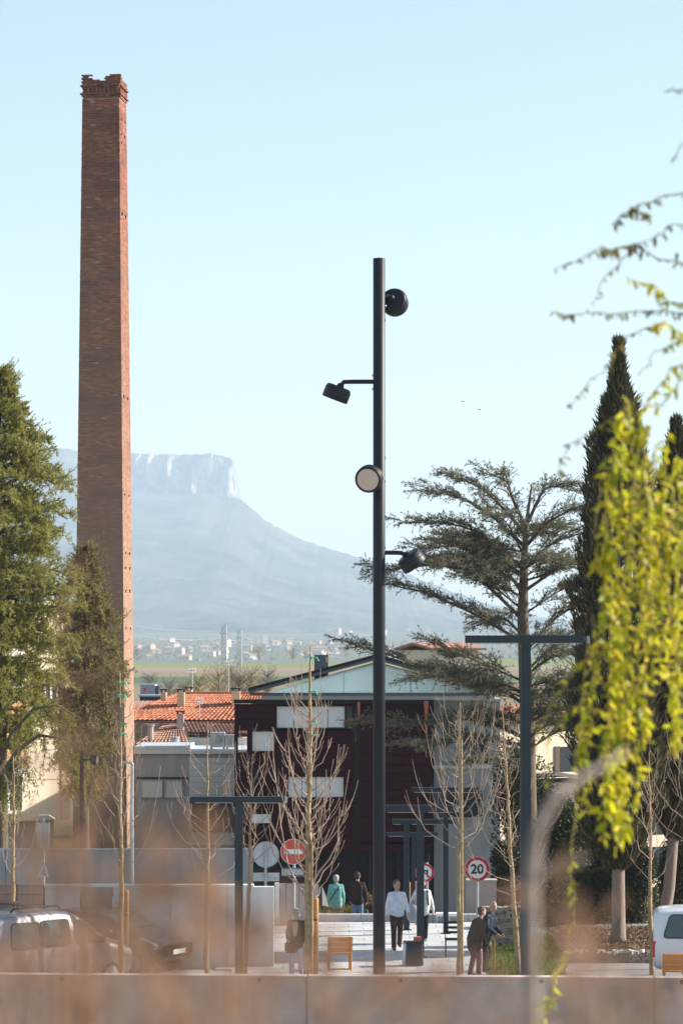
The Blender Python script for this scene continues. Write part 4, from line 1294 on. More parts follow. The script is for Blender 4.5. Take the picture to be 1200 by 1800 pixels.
d = 68.2
bn = empty('litter_bin', (X(725, d), d, 0.03), 'dark grey tapered litter bin with sides coloured as sunlit under the lamp post', 'litter bin', rz=math.radians(10))
def bin_prism(nm, w0, w1, dp0, dp1, z0, z1, mt):
    m = MB(); vs = []
    for (w, dp, z) in ((w0, dp0, z0), (w1, dp1, z1)):
        vs += [(-w, -dp, z), (w, -dp, z), (w, dp, z), (-w, dp, z)]
    m.add(vs, [(0,3,2,1),(4,5,6,7),(0,1,5,4),(1,2,6,5),(2,3,7,6),(3,0,4,7)]); return m.build(nm, mt, bn, local=True)
bin_prism('body', .215, .185, .2, .18, .03, .55, M['steel_green'])
bin_prism('sunlit_tone_panel', .232, .202, .17, .15, .02, .54, M['grey_panel'])  # paler grey paints sunlight onto the sides of the bin
bin_prism('rim', .20, .195, .19, .185, .553, .59, M['black'])
bin_prism('foot', .15, .15, .14, .14, 0.0, .028, M['black'])
m = MB(); m.bb(.03, .19, -.12, .05, .593, .70); m.build('ashtray', M['fin'], bn, local=True)

# timber stakes
def stake(px, d, pytop, wpx, label):
    t = empty('timber_stake', (X(px, d), d, 0), label, 'stake', 'round orange timber stakes')
    w = wpx*d/F/2
    m = MB(); m.lathe((X(px, d), d, 0), (0.004, 0, 1), [(0, w), (Z(pytop, d)-.06, w), (Z(pytop, d)-.02, w*.85), (Z(pytop, d), w*.4)], 12); o = m.build('post', M['wood'], t)
    for p_ in o.data.polygons: p_.use_smooth = abs(p_.normal.z) < .6
    m = MB(); m.lathe((X(px, d), d, Z(pytop, d)*.72), (0, 0, 1), [(0, w*1.06), (.05, w*1.06)], 12); m.build('strap', M['black'], t)
stake(554.5, 65.6, 1578, 10, 'orange round timber stake beside the woman with the handbag')
stake(222, 65.0, 1564, 9, 'orange round timber stake beside the young tree before the chimney')
stake(925.5, 65.6, 1592, 9, 'orange round timber stake right of the stooping old man')
stake(719, 78.2, 1550, 3.6, 'thin timber stake left of the walker in the pale jacket')
stake(730.5, 78.4, 1549, 3.2, 'thin timber stake right above the walker in the pale jacket')

# metal cafe chair frame seen as thin legs, and low white benches beyond
rk = empty('metal_chair', (X(797, 70), 70, 0.03), 'thin dark metal chair by the young tree before the speed sign', 'chair')
m = MB()
m.box((X(797, 70), 70.2, .47), (.42, .42, .03)); m.build('seat', M['steel_dark'], rk)
for (sx, sy, h) in ((-.19, .02, .47), (.19, .02, .47), (-.19, .39, .9), (.19, .39, .9)):
    m = MB(); m.tube([(X(797, 70)+sx, 70+sy, .03), (X(797, 70)+sx, 70+sy, h)], .012, 6); m.build('leg', M['steel_dark'], rk)
for zz in (.62, .74, .86):
    m = MB(); m.box((X(797, 70), 70.40, zz), (.38, .015, .06)); m.build('back_slat', M['steel_dark'], rk)
for i, (a, b) in enumerate(((766, 783), (787, 806))):
    t = empty('low_white_bench', (X((a+b)/2, 79), 79, 0.03), 'low white bench slab ' + ('left' if i == 0 else 'right') + ' of the pair at the far edge of the paving', 'bench', 'low white benches')
    m = MB(); m.bb(X(a, 79), X(b, 79), 79, 79.4, .22, .30); m.build('seat', M['white_paint'], t)
    for sx in (a+2, b-2):
        m = MB(); m.bb(X(sx, 79)-.02, X(sx, 79)+.02, 79.05, 79.35, 0.0, .218); m.build('leg', M['ac'], t)

# dry stone wall, individual stones
sw = empty('dry_stone_wall', (X(882, 72.5), 72.5, 0), 'short dry stone wall behind the stooping man and the lawn', 'wall')
rs = random.Random(12)
x0, x1 = X(846, 72.5), X(917, 72.5)
m = MB(); m.bb(x0+.03, x1-.03, 72.62, 73.0, 0, 1.02); m.build('rubble_core', M['soil'], sw)
z = 0.02
protos = []
for k_ in range(6):
    bm_ = bmesh.new(); bmesh.ops.create_cube(bm_, size=.96)
    for v in bm_.verts: v.co = v.co + Vector((rs.uniform(-.15, .10), rs.uniform(-.10, .10), rs.uniform(-.16, .10)))*(1 if v.co.x*v.co.z > 0 else .7)
    bmesh.ops.bevel(bm_, geom=bm_.edges[:], offset=.07, segments=1, affect='EDGES')
    me = bpy.data.meshes.new('stone'); bm_.to_mesh(me); bm_.free(); me.materials.append(M['stone']); protos.append(me)
while z < 1.03:
    hgt = rs.uniform(.07, .15); x = x0 + rs.uniform(-.05, .05)
    while x < x1:
        w = rs.uniform(.10, .30)
        o = bpy.data.objects.new('stone', rs.choice(protos)); COL.objects.link(o); o.parent = sw
        o.location = Vector((x+w/2, 72.6+rs.uniform(-.03, .03), z+hgt/2)) - sw.location
        o.scale = (w*1.02, .24, hgt*1.08); o.rotation_euler = (rs.uniform(-.1, .1), rs.uniform(-.14, .14) + (math.pi if rs.random() < .5 else 0), rs.uniform(-.1, .1))
        x += w
    z += hgt*.95
# fence of brown boards and a house wall behind it
wf = empty('brown_board_fence', (X(890, 82), 82, -.5), 'dark brown upright board fence behind the dry stone wall', 'fence')
fb_first = None
for i in range(34):
    a = 868 + i*9.6
    m = MB(); hgt = rs.uniform(-.02, .02)
    m.bb(X(a, 82)+.008, X(a+9.6, 82)-.008, 82+rs.uniform(0, .01), 82.03, -.5, Z(1560, 82)+hgt); m.build('fence_board', M['fence_wood'], wf)
for zz in (.0, .6):
    m = MB(); m.bb(X(868, 82), X(1194, 82), 82.035, 82.09, zz, zz+.09); m.build('fence_rail', M['fence_wood'], wf)
wpk = empty('pink_garden_wall', (X(848, 80.5), 80.5, 0), 'plain pinkish rendered garden wall under the speed limit sign', 'wall')
m = MB(); m.bb(X(820, 80.5), X(872, 80.5), 80.5, 80.8, -.5, Z(1549, 80.5)); m.build('wall_panel', M['pink_wall'], wpk)
m = MB(); m.bb(X(819, 80.5), X(873, 80.5), 80.46, 80.84, Z(1549, 80.5)+.003, Z(1546, 80.5)); m.build('coping', M['concrete_pale'], wpk)

# planted bed with pale edging stones under the cypresses
bed = MB(); bed.prism([(X(990, 69), 69.3, -.1), (X(1330, 69), 69.3, -.1), (X(1330, 72), 76, -.1), (X(985, 76), 76, -.1)], (0, 0, .36)); bedo = bed.build('planted_bed', M['soil']); bedo["kind"] = 'structure'
for i in range(34):
    a = 992 + i*9.8 + rs.uniform(-2, 2)
    o = bpy.data.objects.new('edging_stone', rs.choice(protos)); o.data = o.data if i else o.data
    COL.objects.link(o); o.parent = bedo
    o.location = (X(a, 69.2), 69.2+rs.uniform(-.04, .04), .25 + rs.uniform(-.02, .03)); o.scale = (rs.uniform(.09, .2), .14, rs.uniform(.06, .12)); o.rotation_euler = (rs.uniform(-.3, .3), rs.uniform(-.3, .3), rs.uniform(0, 3))
    if not o.material_slots: pass
    o.material_slots[0].link = 'OBJECT'; o.material_slots[0].material = M['stone_white']
for row in range(3):
    for i in range(22):
        a = 990 + i*15.2 + (7 if row % 2 else 0)
        o = bpy.data.objects.new('wall_stone', rs.choice(protos)); COL.objects.link(o); o.parent = bedo
        o.location = (X(a, 69.15), 69.18, .03+row*.075); o.scale = (.2, .12, .09)
# lawn
lw = MB(); lw.prism([(X(852, 64), 64, .006), (X(990, 64), 64, .006), (X(1000, 76), 76, .006), (X(868, 76), 76, .006)], (0, 0, .05)); lwo = lw.build('lawn', M['lawn']); lwo["kind"] = 'structure'
n = 9000
gp_ = np.stack([RNG.uniform(3.4, 6.0, n), RNG.uniform(64.1, 75.8, n), np.full(n, .05)], 1)
keep = (gp_[:, 0] < (395*gp_[:, 1]/F)) & (gp_[:, 0] > (262*gp_[:, 1]/F)); gp_ = gp_[keep]
gd = np.stack([RNG.normal(0, .35, len(gp_)), RNG.normal(0, .35, len(gp_)), np.ones(len(gp_))], 1)
v, f = blades(gp_, gd, RNG.uniform(.06, .16, len(gp_)), .018)
g = mesh_np('lawn_grass', v, f, M['grass'], kind='stuff')
n = 6000
mp_ = np.stack([RNG.uniform(5.4, 10.2, n), RNG.uniform(69.4, 75.5, n), np.full(n, .265)], 1)
md = np.stack([RNG.normal(0, 1, n), RNG.normal(0, 1, n), RNG.uniform(.05, .6, n)], 1)
v, f = blades(mp_, md, RNG.uniform(.05, .12, n), .045)
mesh_np('leaf_litter', v, f, M['mulch'], kind='stuff')
# ------------------------------------------------------------------ vehicles
def carpaint(name, col, rough=.25, metal=.5):
    m, nt, n, l, b = nodes_of(name)
    b.inputs["Base Color"].default_value = (*col, 1); b.inputs["Roughness"].default_value = rough
    b.inputs["Metallic"].default_value = metal; b.inputs["Coat Weight"].default_value = .6; b.inputs["Coat Roughness"].default_value = .08
    nz = n.new("ShaderNodeTexNoise"); nz.inputs["Scale"].default_value = 3; nz.inputs["Detail"].default_value = 6
    mr = n.new("ShaderNodeMapRange"); mr.inputs[3].default_value = rough*.8; mr.inputs[4].default_value = rough*1.5
    l.new(nz.outputs[0], mr.inputs[0]); l.new(mr.outputs[0], b.inputs["Roughness"])
    return m
M['silver'] = carpaint('silver_paint', (.22, .225, .245), .38, .35)
M['darkcar'] = carpaint('dark_grey_paint', (.045, .045, .055), .22, .3)
M['whitecar'] = carpaint('white_car_paint', (.68, .70, .74), .3, 0)
M['carglass'] = mat('car_glass', (.045, .06, .065), .05, .1, 2, spec=.9)
M['chrome'] = mat('headlight_chrome', (.75, .75, .78), .15, .05, 10, metal=.7)
M['tail_red'] = mat('tail_lamp_red', (.55, .05, .04), .25, .08, 8)

def car(name, px, d, rz, label, st, paint, wins, shield, headlight=None, tail=None, mirror=None, rails=None, plate=None, wheels=(1.25, -1.25), cat='car', grille=None, rearglass=None, lines=()):
    t = empty(name, (X(px, d), d, 0), label, cat, None, rz)
    st = [tuple(float(q) for q in s) for s in st]
    # finer stations
    fs_ = []
    for (a, b) in zip(st, st[1:]):
        for k_ in range(4):
            u = k_/4; fs_.append(tuple(a[i]*(1-u) + b[i]*u for i in range(6)))
    fs_.append(st[-1])
    arr = np.array(fs_)
    for _ in range(2):
        arr[1:-1] = .25*arr[:-2] + .5*arr[1:-1] + .25*arr[2:]
    def at(x): return [np.interp(x, arr[:, 0], arr[:, i]) for i in range(6)]
    ring = []
    for (x, zb, zbelt, zr, hw, hr) in arr:
        half = [(hw*.86, zb), (hw*.97, zb+.08), (hw, zb+.28), (hw, zbelt-.12), (hw-.012, zbelt), (hr+(hw-hr)*.5, zbelt+(zr-.1-zbelt)*.5), (hr, zr-.10), (hr*.93, zr-.04), (hr*.72, zr-.008), (0, zr+.006)]
        ring.append([(x, y, z) for (y, z) in half] + [(x, -y, z) for (y, z) in half[-2::-1]])
    k_ = len(ring[0])
    m = MB(); vs = [v for r_ in ring for v in r_]; fs = []
    for i in range(len(ring)-1):
        for j in range(k_):
            a, b = i*k_+j, i*k_+(j+1) % k_
            fs.append((a, b, b+k_, a+k_))
    fs.append(tuple(range(k_-1, -1, -1))); fs.append(tuple((len(ring)-1)*k_+j for j in range(k_)))
    m.add(vs, fs); m.build('body', paint, t, smooth=True, local=True)
    def side(x, z, s, out):
        _, zb, zbelt, zr, hw, hr = at(x)
        u = (z - zbelt)/max(.05, (zr-.1-zbelt)); u = max(0, min(1.05, u))
        y = hw-.012 + (hr-hw+.012)*u if z > zbelt else hw
        return (x, s*(y+out), z)
    def panel(nm, poly, mt, par, out=.006, th=.012, rim=None):
        for s in (-1, 1):
            m = MB(); q = [side(x, z, s, out) for (x, z) in poly]
            m.prism(q, (0, s*th, 0)); w = m.build(nm, mt, par, local=True)
            if rim:
                m = MB(); qq = [Vector(side(x, z, s, out+th)) for (x, z) in poly]; qq.append(qq[0])
                m.tube(qq, .014, 5, cap=False); m.build('seal', rim, w, local=True)
    def rounded(poly, r_=.09):
        out = []
        n = len(poly)
        for i in range(n):
            p0, p1, p2 = Vector(poly[i-1]), Vector(poly[i]), Vector(poly[(i+1) % n])
            a = p1 + (p0-p1).normalized()*min(r_, (p0-p1).length*.45); b = p1 + (p2-p1).normalized()*min(r_, (p2-p1).length*.45)
            for u in (0, .25, .5, .75, 1):
                out.append(tuple((a*(1-u)+p1*u)*(1-u) + (p1*(1-u)+b*u)*u))
        return out
    for w in wins: panel('window', rounded([(x, z) for (x, z) in w]), M['carglass'], t, rim=M['black'])
    for (x0, z0, x1, z1) in lines:
        for s in (-1, 1):
            m = MB(); m.tube([side(x0, z0, s, .002), side((x0+x1)/2, (z0+z1)/2, s, .002), side(x1, z1, s, .002)], .008, 4); m.build('door_seam', M['black'], t, local=True)
    if shield:
        (xa, za, xb, zb_) = shield
        n = 6; V = []; 
        for i in range(n+1):
            u = i/n
            x = xa+(xb-xa)*u; _, _, zbelt, zr, hw, hr = at(x)
            yy = hr*.86 + (.04*u)
            for j in range(7):
                v_ = -1+2*j/6
                V.append((x+.02, yy*v_, zr+.012 - .035*abs(v_)**3))
        m = MB(); fs = [(i*7+j, i*7+j+1, (i+1)*7+j+1, (i+1)*7+j) for i in range(n) for j in range(6)]
        m.add(V, fs); m.build('windscreen', M['carglass'], t, smooth=True, local=True)
    if rearglass:
        (x, z0, z1, hw_) = rearglass
        m = MB(); m.prism([(x, -hw_, z0), (x, hw_, z0), (x+.08, hw_*.9, z1), (x+.08, -hw_*.9, z1)], (-.02, 0, 0)); m.build('rear_window', M['carglass'], t, local=True)
    for x in wheels:
        for s in (-1, 1):
            m = MB(); m.lathe((x, s*(at(x)[4]-.20), .31), (0, s, 0), [(0, .26), (.02, .31), (.16, .31), (.205, .27)], 20); w = m.build('wheel', M['black'], t, local=True)
            m = MB(); m.lathe((x, s*(at(x)[4]+.006), .31), (0, s, 0), [(0, .2), (.012, .19), (.02, .05)], 14); m.build('rim', M['galv'], w, local=True)
    if headlight:
        for s in (-1, 1):
            m = MB(); q = [side(x, z, s, .006) for (x, z) in headlight]
            m.prism(q, (0.01, s*.02, .004)); m.build('headlight', M['chrome'], t, local=True)
    if tail:
        (x0, x1, z0, z1) = tail
        for s in (-1, 1):
            hw_ = at(x0)[4]
            m = MB(); m.bb(x0-.04, x1, s*hw_*.80 if s > 0 else -hw_*1.01, hw_*1.01 if s > 0 else -hw_*.80, z0, z1); m.build('tail_light', M['tail_red'], t, local=True)
    if mirror:
        (x, z) = mirror
        for s in (-1, 1):
            q = Vector(side(x, z, s, .10))
            m = MB(); m.ell(q, (.07, .11, .085), 12, 8); h = m.build('wing_mirror', M['black'], t, smooth=True, local=True)
            m = MB(); m.tube([side(x, z-.05, s, 0), q], .02, 5); m.build('mirror_arm', M['black'], h, local=True)
    if rails:
        (x0, x1, z) = rails
        for s in (-1, 1):
            m = MB(); yy = s*at(x0)[5]*.92
            m.tube([(x0, yy, z-.07), (x0+.08, yy, z), (x1-.08, yy, z), (x1, yy, z-.07)], .025, 6); m.build('roof_rail', M['black'], t, local=True)
        m = MB(); m.box(((x0+x1)/2, 0, z+.02), (.09, at(x0)[5]*1.8, .035)); m.build('roof_bar', M['black'], t, local=True)
    if plate:
        (x, z) = plate
        m = MB(); m.box((x, 0, z), (.02, .52, .11)); m.build('number_plate', M['white_sign'], t, local=True)
    if grille:
        (x, z0, z1, hw_) = grille
        for i in range(3):
            m = MB(); zz = z0+(z1-z0)*i/2; m.box((x, 0, zz), (.03, hw_*2, .03)); m.build('grille_bar', M['chrome'] if i == 2 else M['black'], t, local=True)
    return t
van_st = [(-2.05, .42, .98, 1.60, .79, .66), (-1.93, .34, 1.0, 1.76, .845, .70), (-1.2, .3, 1.0, 1.83, .86, .73), (-.3, .3, 1.0, 1.84, .86, .73), (.25, .3, 1.0, 1.78, .86, .71),
          (.75, .3, 1.0, 1.52, .86, .68), (1.2, .3, 1.02, 1.17, .85, .72), (1.65, .3, .93, 1.05, .83, .70), (1.95, .32, .80, .92, .77, .62), (2.08, .42, .62, .70, .62, .5)]
car('silver_estate_van', 78, 63.6, math.radians(46), 'silver grey estate van with roof bars parked behind the wall', van_st, M['silver'],
    [[(-1.62, 1.06), (-.80, 1.06), (-.80, 1.62), (-1.55, 1.62)], [(-.74, 1.06), (.08, 1.06), (.05, 1.63), (-.74, 1.63)], [(.22, 1.06), (.98, 1.08), (.86, 1.25), (.42, 1.58), (.24, 1.58)]],
    (.38, 0, 1.16, 0), headlight=[(1.55, .78), (1.93, .70), (1.9, .82), (1.6, .95)], mirror=(.95, 1.12), rails=(-1.5, -.1, 1.93), plate=(2.09, .5), lines=((-.77, .5, -.77, 1.05), (.15, .5, .15, 1.05)), tail=(-2.02, -1.92, .9, 1.3), cat='van')
hat_st = [(-1.95, .42, .86, 1.05, .74, .6), (-1.8, .34, .9, 1.30, .80, .62), (-1.0, .3, .9, 1.46, .84, .66), (-.1, .3, .9, 1.48, .84, .66), (.3, .3, .9, 1.40, .84, .64),
          (.95, .3, .92, 1.06, .84, .70), (1.35, .3, .86, .98, .83, .70), (1.7, .32, .76, .88, .78, .64), (1.92, .36, .62, .72, .68, .54), (1.98, .46, .56, .60, .58, .46)]
car('dark_hatchback', 192, 67.5, math.radians(-30), 'dark grey hatchback nose with bright headlight behind the orange seat', hat_st, M['darkcar'],
    [[(-1.3, .96), (-.45, .96), (-.42, 1.32), (-1.05, 1.32)], [(-.38, .96), (.75, .98), (.35, 1.30), (-.38, 1.33)]],
    (.32, 0, .93, 0), headlight=[(1.25, .80), (1.82, .64), (1.80, .76), (1.40, .92)], mirror=(.62, 1.0), plate=(1.99, .56), grille=(1.95, .55, .70, .42))
vanw_st = [(-2.2, .42, 1.0, 1.55, .82, .70), (-2.12, .34, 1.02, 1.68, .86, .73), (-1.2, .3, 1.02, 1.74, .88, .75), (.2, .3, 1.02, 1.74, .88, .75), (.8, .3, 1.02, 1.5, .88, .7), (1.3, .3, 1.04, 1.15, .86, .72), (1.8, .3, .95, 1.05, .82, .68), (2.1, .4, .7, .8, .7, .55)]
car('white_van', 1317, 65.2, math.radians(-6), 'white van at the right edge showing its rear corner and red tail light', vanw_st, M['whitecar'],
    [[(-1.98, 1.06), (-1.15, 1.06), (-1.15, 1.58), (-1.82, 1.58)], [(-1.05, 1.06), (-.1, 1.06), (-.1, 1.6), (-1.05, 1.6)]], (.35, 0, 1.2, 0), tail=(-2.18, -2.02, .62, .98), rearglass=(-2.2, 1.05, 1.5, .6), cat='van')

# ------------------------------------------------------------------ people
def remesh(mb, voxel, mt, name, par, smooth=True, it=2):
    me = bpy.data.meshes.new('tmp'); me.from_pydata(mb.v, [], mb.f)
    bm_ = bmesh.new(); bm_.from_mesh(me); bmesh.ops.recalc_face_normals(bm_, faces=bm_.faces); bm_.to_mesh(me); bm_.free()
    o = bpy.data.objects.new('tmp', me); COL.objects.link(o)
    r_ = o.modifiers.new('r', 'REMESH'); r_.mode = 'VOXEL'; r_.voxel_size = voxel; r_.use_smooth_shade = True
    s_ = o.modifiers.new('s', 'SMOOTH'); s_.iterations = it; s_.factor = .5
    dg = bpy.context.evaluated_depsgraph_get()
    ne = bpy.data.meshes.new_from_object(o.evaluated_get(dg))
    bpy.data.objects.remove(o); bpy.data.meshes.remove(me)
    ne.materials.clear(); ne.materials.append(mt); ne.name = name
    oo = bpy.data.objects.new(name, ne); COL.objects.link(oo); oo.parent = par
    return oo
def caps(m, a, b, ra, rb, n=12):
    a, b = Vector(a), Vector(b)
    m.tube([a, a.lerp(b, .33), a.lerp(b, .66), b], [ra, ra+(rb-ra)*.33, ra+(rb-ra)*.66, rb], n)
    m.ell(a, (ra*1.0,)*3, 12, 8); m.ell(b, (rb*1.0,)*3, 12, 8)
cloth_n = 0
def cloth(col, rough=.85):
    global cloth_n
    cloth_n += 1
    return mat('cloth_%d' % cloth_n, col, rough, .16, 9, bump=.5, bscale=14, spec=.2)
M['skin'] = mat('skin', (.46, .27, .20), .6, .06, 8)
M['hair_grey'] = mat('grey_hair', (.36, .35, .36), .8, .2, 40)
M['hair_dark'] = mat('dark_hair', (.035, .025, .022), .7, .2, 40)
M['hair_brown'] = mat('brown_hair', (.10, .065, .05), .75, .2, 40)
def person(px, d, z0, H, rz, label, top, bottom, hair, shoe, legs=(0, 0), arms=None, lean=0.0, hem=.80, bulk=1.0, turn=0.0, hairstyle='short', collar=None, kneeb=.05):
    t = empty('person', (X(px, d), d, z0), label, 'person', None, rz)
    k_ = H/1.75
    V3 = lambda x, y, z: Vector((x, y, z))*k_
    la = math.radians(lean)
    Lv = V3(0, -math.sin(la), math.cos(la))/k_
    hip = V3(0, 0, .93)
    tor = lambda s, x=0, y=0: hip + Lv*(s*k_) + V3(x, y, 0)
    neck = tor(.53); head = tor(.53) + (Lv + V3(0, -.12, .6)/k_*.5).normalized()*.175*k_ + V3(0, -.015, 0)
    sh = [tor(.465, -.165), tor(.465, .165)]
    if arms is None: arms = [((-.03, .03, -.30), (-.035, -.02, -.56)), ((.03, .03, -.30), (.035, -.02, -.56))]
    el = [sh[i] + V3(*arms[i][0]) for i in (0, 1)]; wr = [sh[i] + V3(*arms[i][1]) for i in (0, 1)]
    hp = [V3(-.085, 0, .90), V3(.085, 0, .90)]
    an = [V3(-.10, -legs[0], .09 + max(0, -legs[0])*.25), V3(.10, -legs[1], .09 + max(0, -legs[1])*.25)]
    kn = [(hp[i]+an[i])/2 + V3(0, -kneeb - max(0, -legs[i])*.2, .0) for i in (0, 1)]
    def build_torso(m, e):
        b = bulk
        for sx in (-1, 1):
            caps(m, hip + V3(sx*.06, 0, .0), tor(.22, sx*.055*b, -.01), (.115*b+e)*k_, (.112*b+e)*k_)
            caps(m, tor(.22, sx*.055*b, -.01), tor(.38, sx*.075, -.005), (.112*b+e)*k_, (.100*b+e)*k_)
        caps(m, tor(.43, -.10), tor(.43, .10), (.078+e*.6)*k_, (.078+e*.6)*k_)
        caps(m, sh[0], tor(.49), (.048+e*.7)*k_, (.055+e*.6)*k_); caps(m, sh[1], tor(.49), (.048+e*.7)*k_, (.055+e*.6)*k_)
    def build_arms(m, e, wr_only=False):
        for i in (0, 1):
            caps(m, sh[i], el[i], (.052+e)*k_, (.043+e)*k_)
            caps(m, el[i], wr[i] if not wr_only else el[i].lerp(wr[i], .96), (.043+e)*k_, (.030+e*.9)*k_)
    def build_legs(m, e):
        for i in (0, 1):
            caps(m, hp[i], kn[i], (.088+e)*k_, (.058+e)*k_)
            caps(m, kn[i], an[i], (.056+e)*k_, (.042+e*1.3)*k_)
    # body, one continuous surface with head, hands and feet
    m = MB(); build_torso(m, -.01); build_arms(m, 0); build_legs(m, 0)
    caps(m, neck - Lv*.06*k_, head - V3(0, 0, .06), .056*k_, .052*k_)
    hr = Matrix.Rotation(math.radians(turn), 3, 'Z')
    H3 = lambda x, y, z: head + hr @ V3(x, y, z)
    m.ell(head + hr @ V3(0, .01, .015), (.080*k_, .100*k_, .112*k_), 18, 12, hr)
    m.ell(H3(0, -.028, -.055), (.055*k_, .062*k_, .062*k_), 14, 9, hr)      # jaw
    m.ell(H3(0, -.098, -.012), (.014*k_, .020*k_, .026*k_), 8, 6, hr)       # nose
    m.ell(H3(0, -.088, -.052), (.024*k_, .012*k_, .010*k_), 8, 6, hr)       # mouth
    m.ell(H3(0, -.082, .028), (.052*k_, .016*k_, .012*k_), 8, 6, hr)        # brow
    for sx in (-1, 1): m.ell(H3(sx*.077, .012, -.005), (.012*k_, .022*k_, .032*k_), 8, 6, hr)
    for i in (0, 1):
        dr = (wr[i]-el[i]).normalized(); sd = Vector((0, 1, 0)) - dr*dr.y
        sd = sd.normalized() if sd.length > .1 else Vector((1, 0, 0))
        nrm = dr.cross(sd).normalized(); inn = nrm if nrm.x*(1 if i == 0 else -1) > 0 else -nrm
        pc = wr[i] + dr*.055*k_
        caps(m, wr[i], pc, .026*k_, .030*k_, 8)
        for q, L in zip((-1.5, -.5, .5, 1.5), (.060, .075, .082, .072)):
            b0 = pc + sd*q*.0185*k_*-1 + dr*.015*k_
            b1 = b0 + (dr*.8 + inn*.35).normalized()*L*.55*k_; b2 = b1 + (dr*.45 + inn*.8).normalized()*L*.5*k_
            m.tube([b0, b1, b2], [.0105*k_, .010*k_, .009*k_], 7)
        b0 = wr[i] + dr*.02*k_ - sd*.022*k_; b1 = b0 - sd*.03*k_ + dr*.03*k_ + inn*.01*k_; b2 = b1 + dr*.032*k_ + inn*.012*k_
        m.tube([b0, b1, b2], [.013*k_, .012*k_, .010*k_], 7)
    for i in (0, 1): caps(m, an[i] + V3(0, .03, -.04), an[i] + V3(0, -.13, -.055), .036*k_, .030*k_)
    remesh(m, .0105, M['skin'], 'body', t)
    # clothes
    m = MB(); build_torso(m, .022); build_arms(m, .020, True)
    for sx in (-1, 1): caps(m, hip + V3(sx*.055, 0, 0), V3(sx*.06, -.005, hem+.09), (.112*bulk+.02)*k_, (.112*bulk+.016)*k_)
    caps(m, neck - Lv*.05*k_, neck - Lv*.015*k_, .075*k_, .07*k_)
    tp = top if not isinstance(top, tuple) else cloth(top)
    jk = remesh(m, .016, tp, 'jacket', t, it=3)
    m = MB(); build_legs(m, .018); caps(m, hp[0] + V3(.02, 0, .04), hp[1] + V3(-.02, 0, .04), .115*k_, .115*k_)
    remesh(m, .016, cloth(bottom), 'trousers', t, it=3)
    for i in (0, 1):
        m = MB(); caps(m, an[i] + V3(0, .035, -.045), an[i] + V3(0, -.135, -.052), .043*k_, .038*k_); caps(m, an[i] + V3(0, .02, .0), an[i] + V3(0, .03, -.04), .045*k_, .045*k_)
        m.v = [(v[0], v[1], max(v[2], .003)) for v in m.v]
        remesh(m, .014, cloth(shoe, .5), 'shoe', t)
    if hairstyle == 'short':
        m = MB(); m.ell(H3(0, .028, .046), (.088*k_, .098*k_, .092*k_), 16, 10, hr); m.ell(H3(0, .052, -.01), (.072*k_, .062*k_, .085*k_), 14, 8, hr)
        remesh(m, .010, hair, 'hair', t)
    elif hairstyle == 'full':
        m = MB(); m.ell(H3(0, .026, .040), (.095*k_, .100*k_, .094*k_), 16, 10, hr); m.ell(H3(0, .058, -.03), (.088*k_, .066*k_, .100*k_), 14, 8, hr)
        remesh(m, .010, hair, 'hair', t)
    elif hairstyle == 'fringe':
        m = MB(); m.ell(H3(0, .055, -.02), (.080*k_, .056*k_, .06*k_), 14, 8, hr); remesh(m, .010, hair, 'hair', t)
    for sx in (-1, 1):
        m = MB(); m.ell(H3(sx*.031, -.087, .008), (.012*k_, .008*k_, .008*k_), 8, 6, hr); m.build('eye', M['hair_dark'], t, local=True)
    t2 = t
    return t, (sh, el, wr, hip, tor, head, k_)

# woman with a handbag, facing the camera
pw, J = person(521, 65.6, 0.03, 1.60, math.radians(-12), 'woman with grey hair, dark jacket and pale jeans carrying a dark handbag', (.055, .035, .030), (.34, .43, .55), M['hair_grey'], (.05, .04, .04), legs=(.14, -.12),
               arms=[((-.07, .03, -.27), (-.02, -.16, -.40)), ((.08, .02, -.28), (.10, -.03, -.52))], hem=.74, hairstyle='full')
sh, el, wr, hip, tor, head, k_ = J
m = MB(); caps(m, tor(.46, -.03, -.10), tor(.16, -.015, -.135), .05, .035); caps(m, tor(.46, .03, -.10), tor(.20, .02, -.13), .045, .03); remesh(m, .014, cloth((.40, .32, .26)), 'scarf', pw)
hb = empty('handbag', (X(512, 65.55), 65.45, .62), 'dark brown handbag hanging from the arm of the grey haired woman', 'bag')
m = MB(); m.box((0, 0, .14), (.30, .13, .27)); q = m.build('body', cloth((.035, .028, .024), .5), hb, local=True)
bm_ = bmesh.new(); bm_.from_mesh(q.data); bmesh.ops.bevel(bm_, geom=bm_.edges[:], offset=.04, segments=3, affect='EDGES'); bm_.to_mesh(q.data); bm_.free()
m = MB(); m.tube([(-.1, 0, .26), (-.08, 0, .36), (0, 0, .40), (.08, 0, .36), (.1, 0, .26)], .012, 6); m.build('handle', M['black'], hb, local=True)
# couple seen from behind beyond the kerb
pt, J = person(590.5, 82.2, -.48, 1.60, math.radians(180), 'grey haired person in a teal jacket and brown trousers seen from behind', (.17, .40, .38), (.075, .040, .032), M['hair_grey'], (.04, .03, .03),
               arms=[((-.06, .02, -.27), (-.07, -.05, -.52)), ((.06, .02, -.27), (.07, -.05, -.52))], hem=.72, bulk=1.12, hairstyle='full')
sh, el, wr, hip, tor, head, k_ = J
m = MB(); m.tube([tor(.47, -.10, .02), tor(.44, -.09, .17), tor(.25, .06, .175), tor(.02, .20, .13)], .014, 6); m.build('bag_strap', M['black'], pt, local=True)
pb, J = person(628, 82.0, -.48, 1.69, math.radians(176), 'dark haired man in a black jacket and blue jeans seen from behind', (.035, .026, .026), (.13, .21, .36), M['hair_dark'], (.04, .03, .03),
               arms=[((-.09, .02, -.27), (-.10, -.05, -.52)), ((.06, .02, -.27), (.05, -.08, -.50))], hem=.80, bulk=1.12)
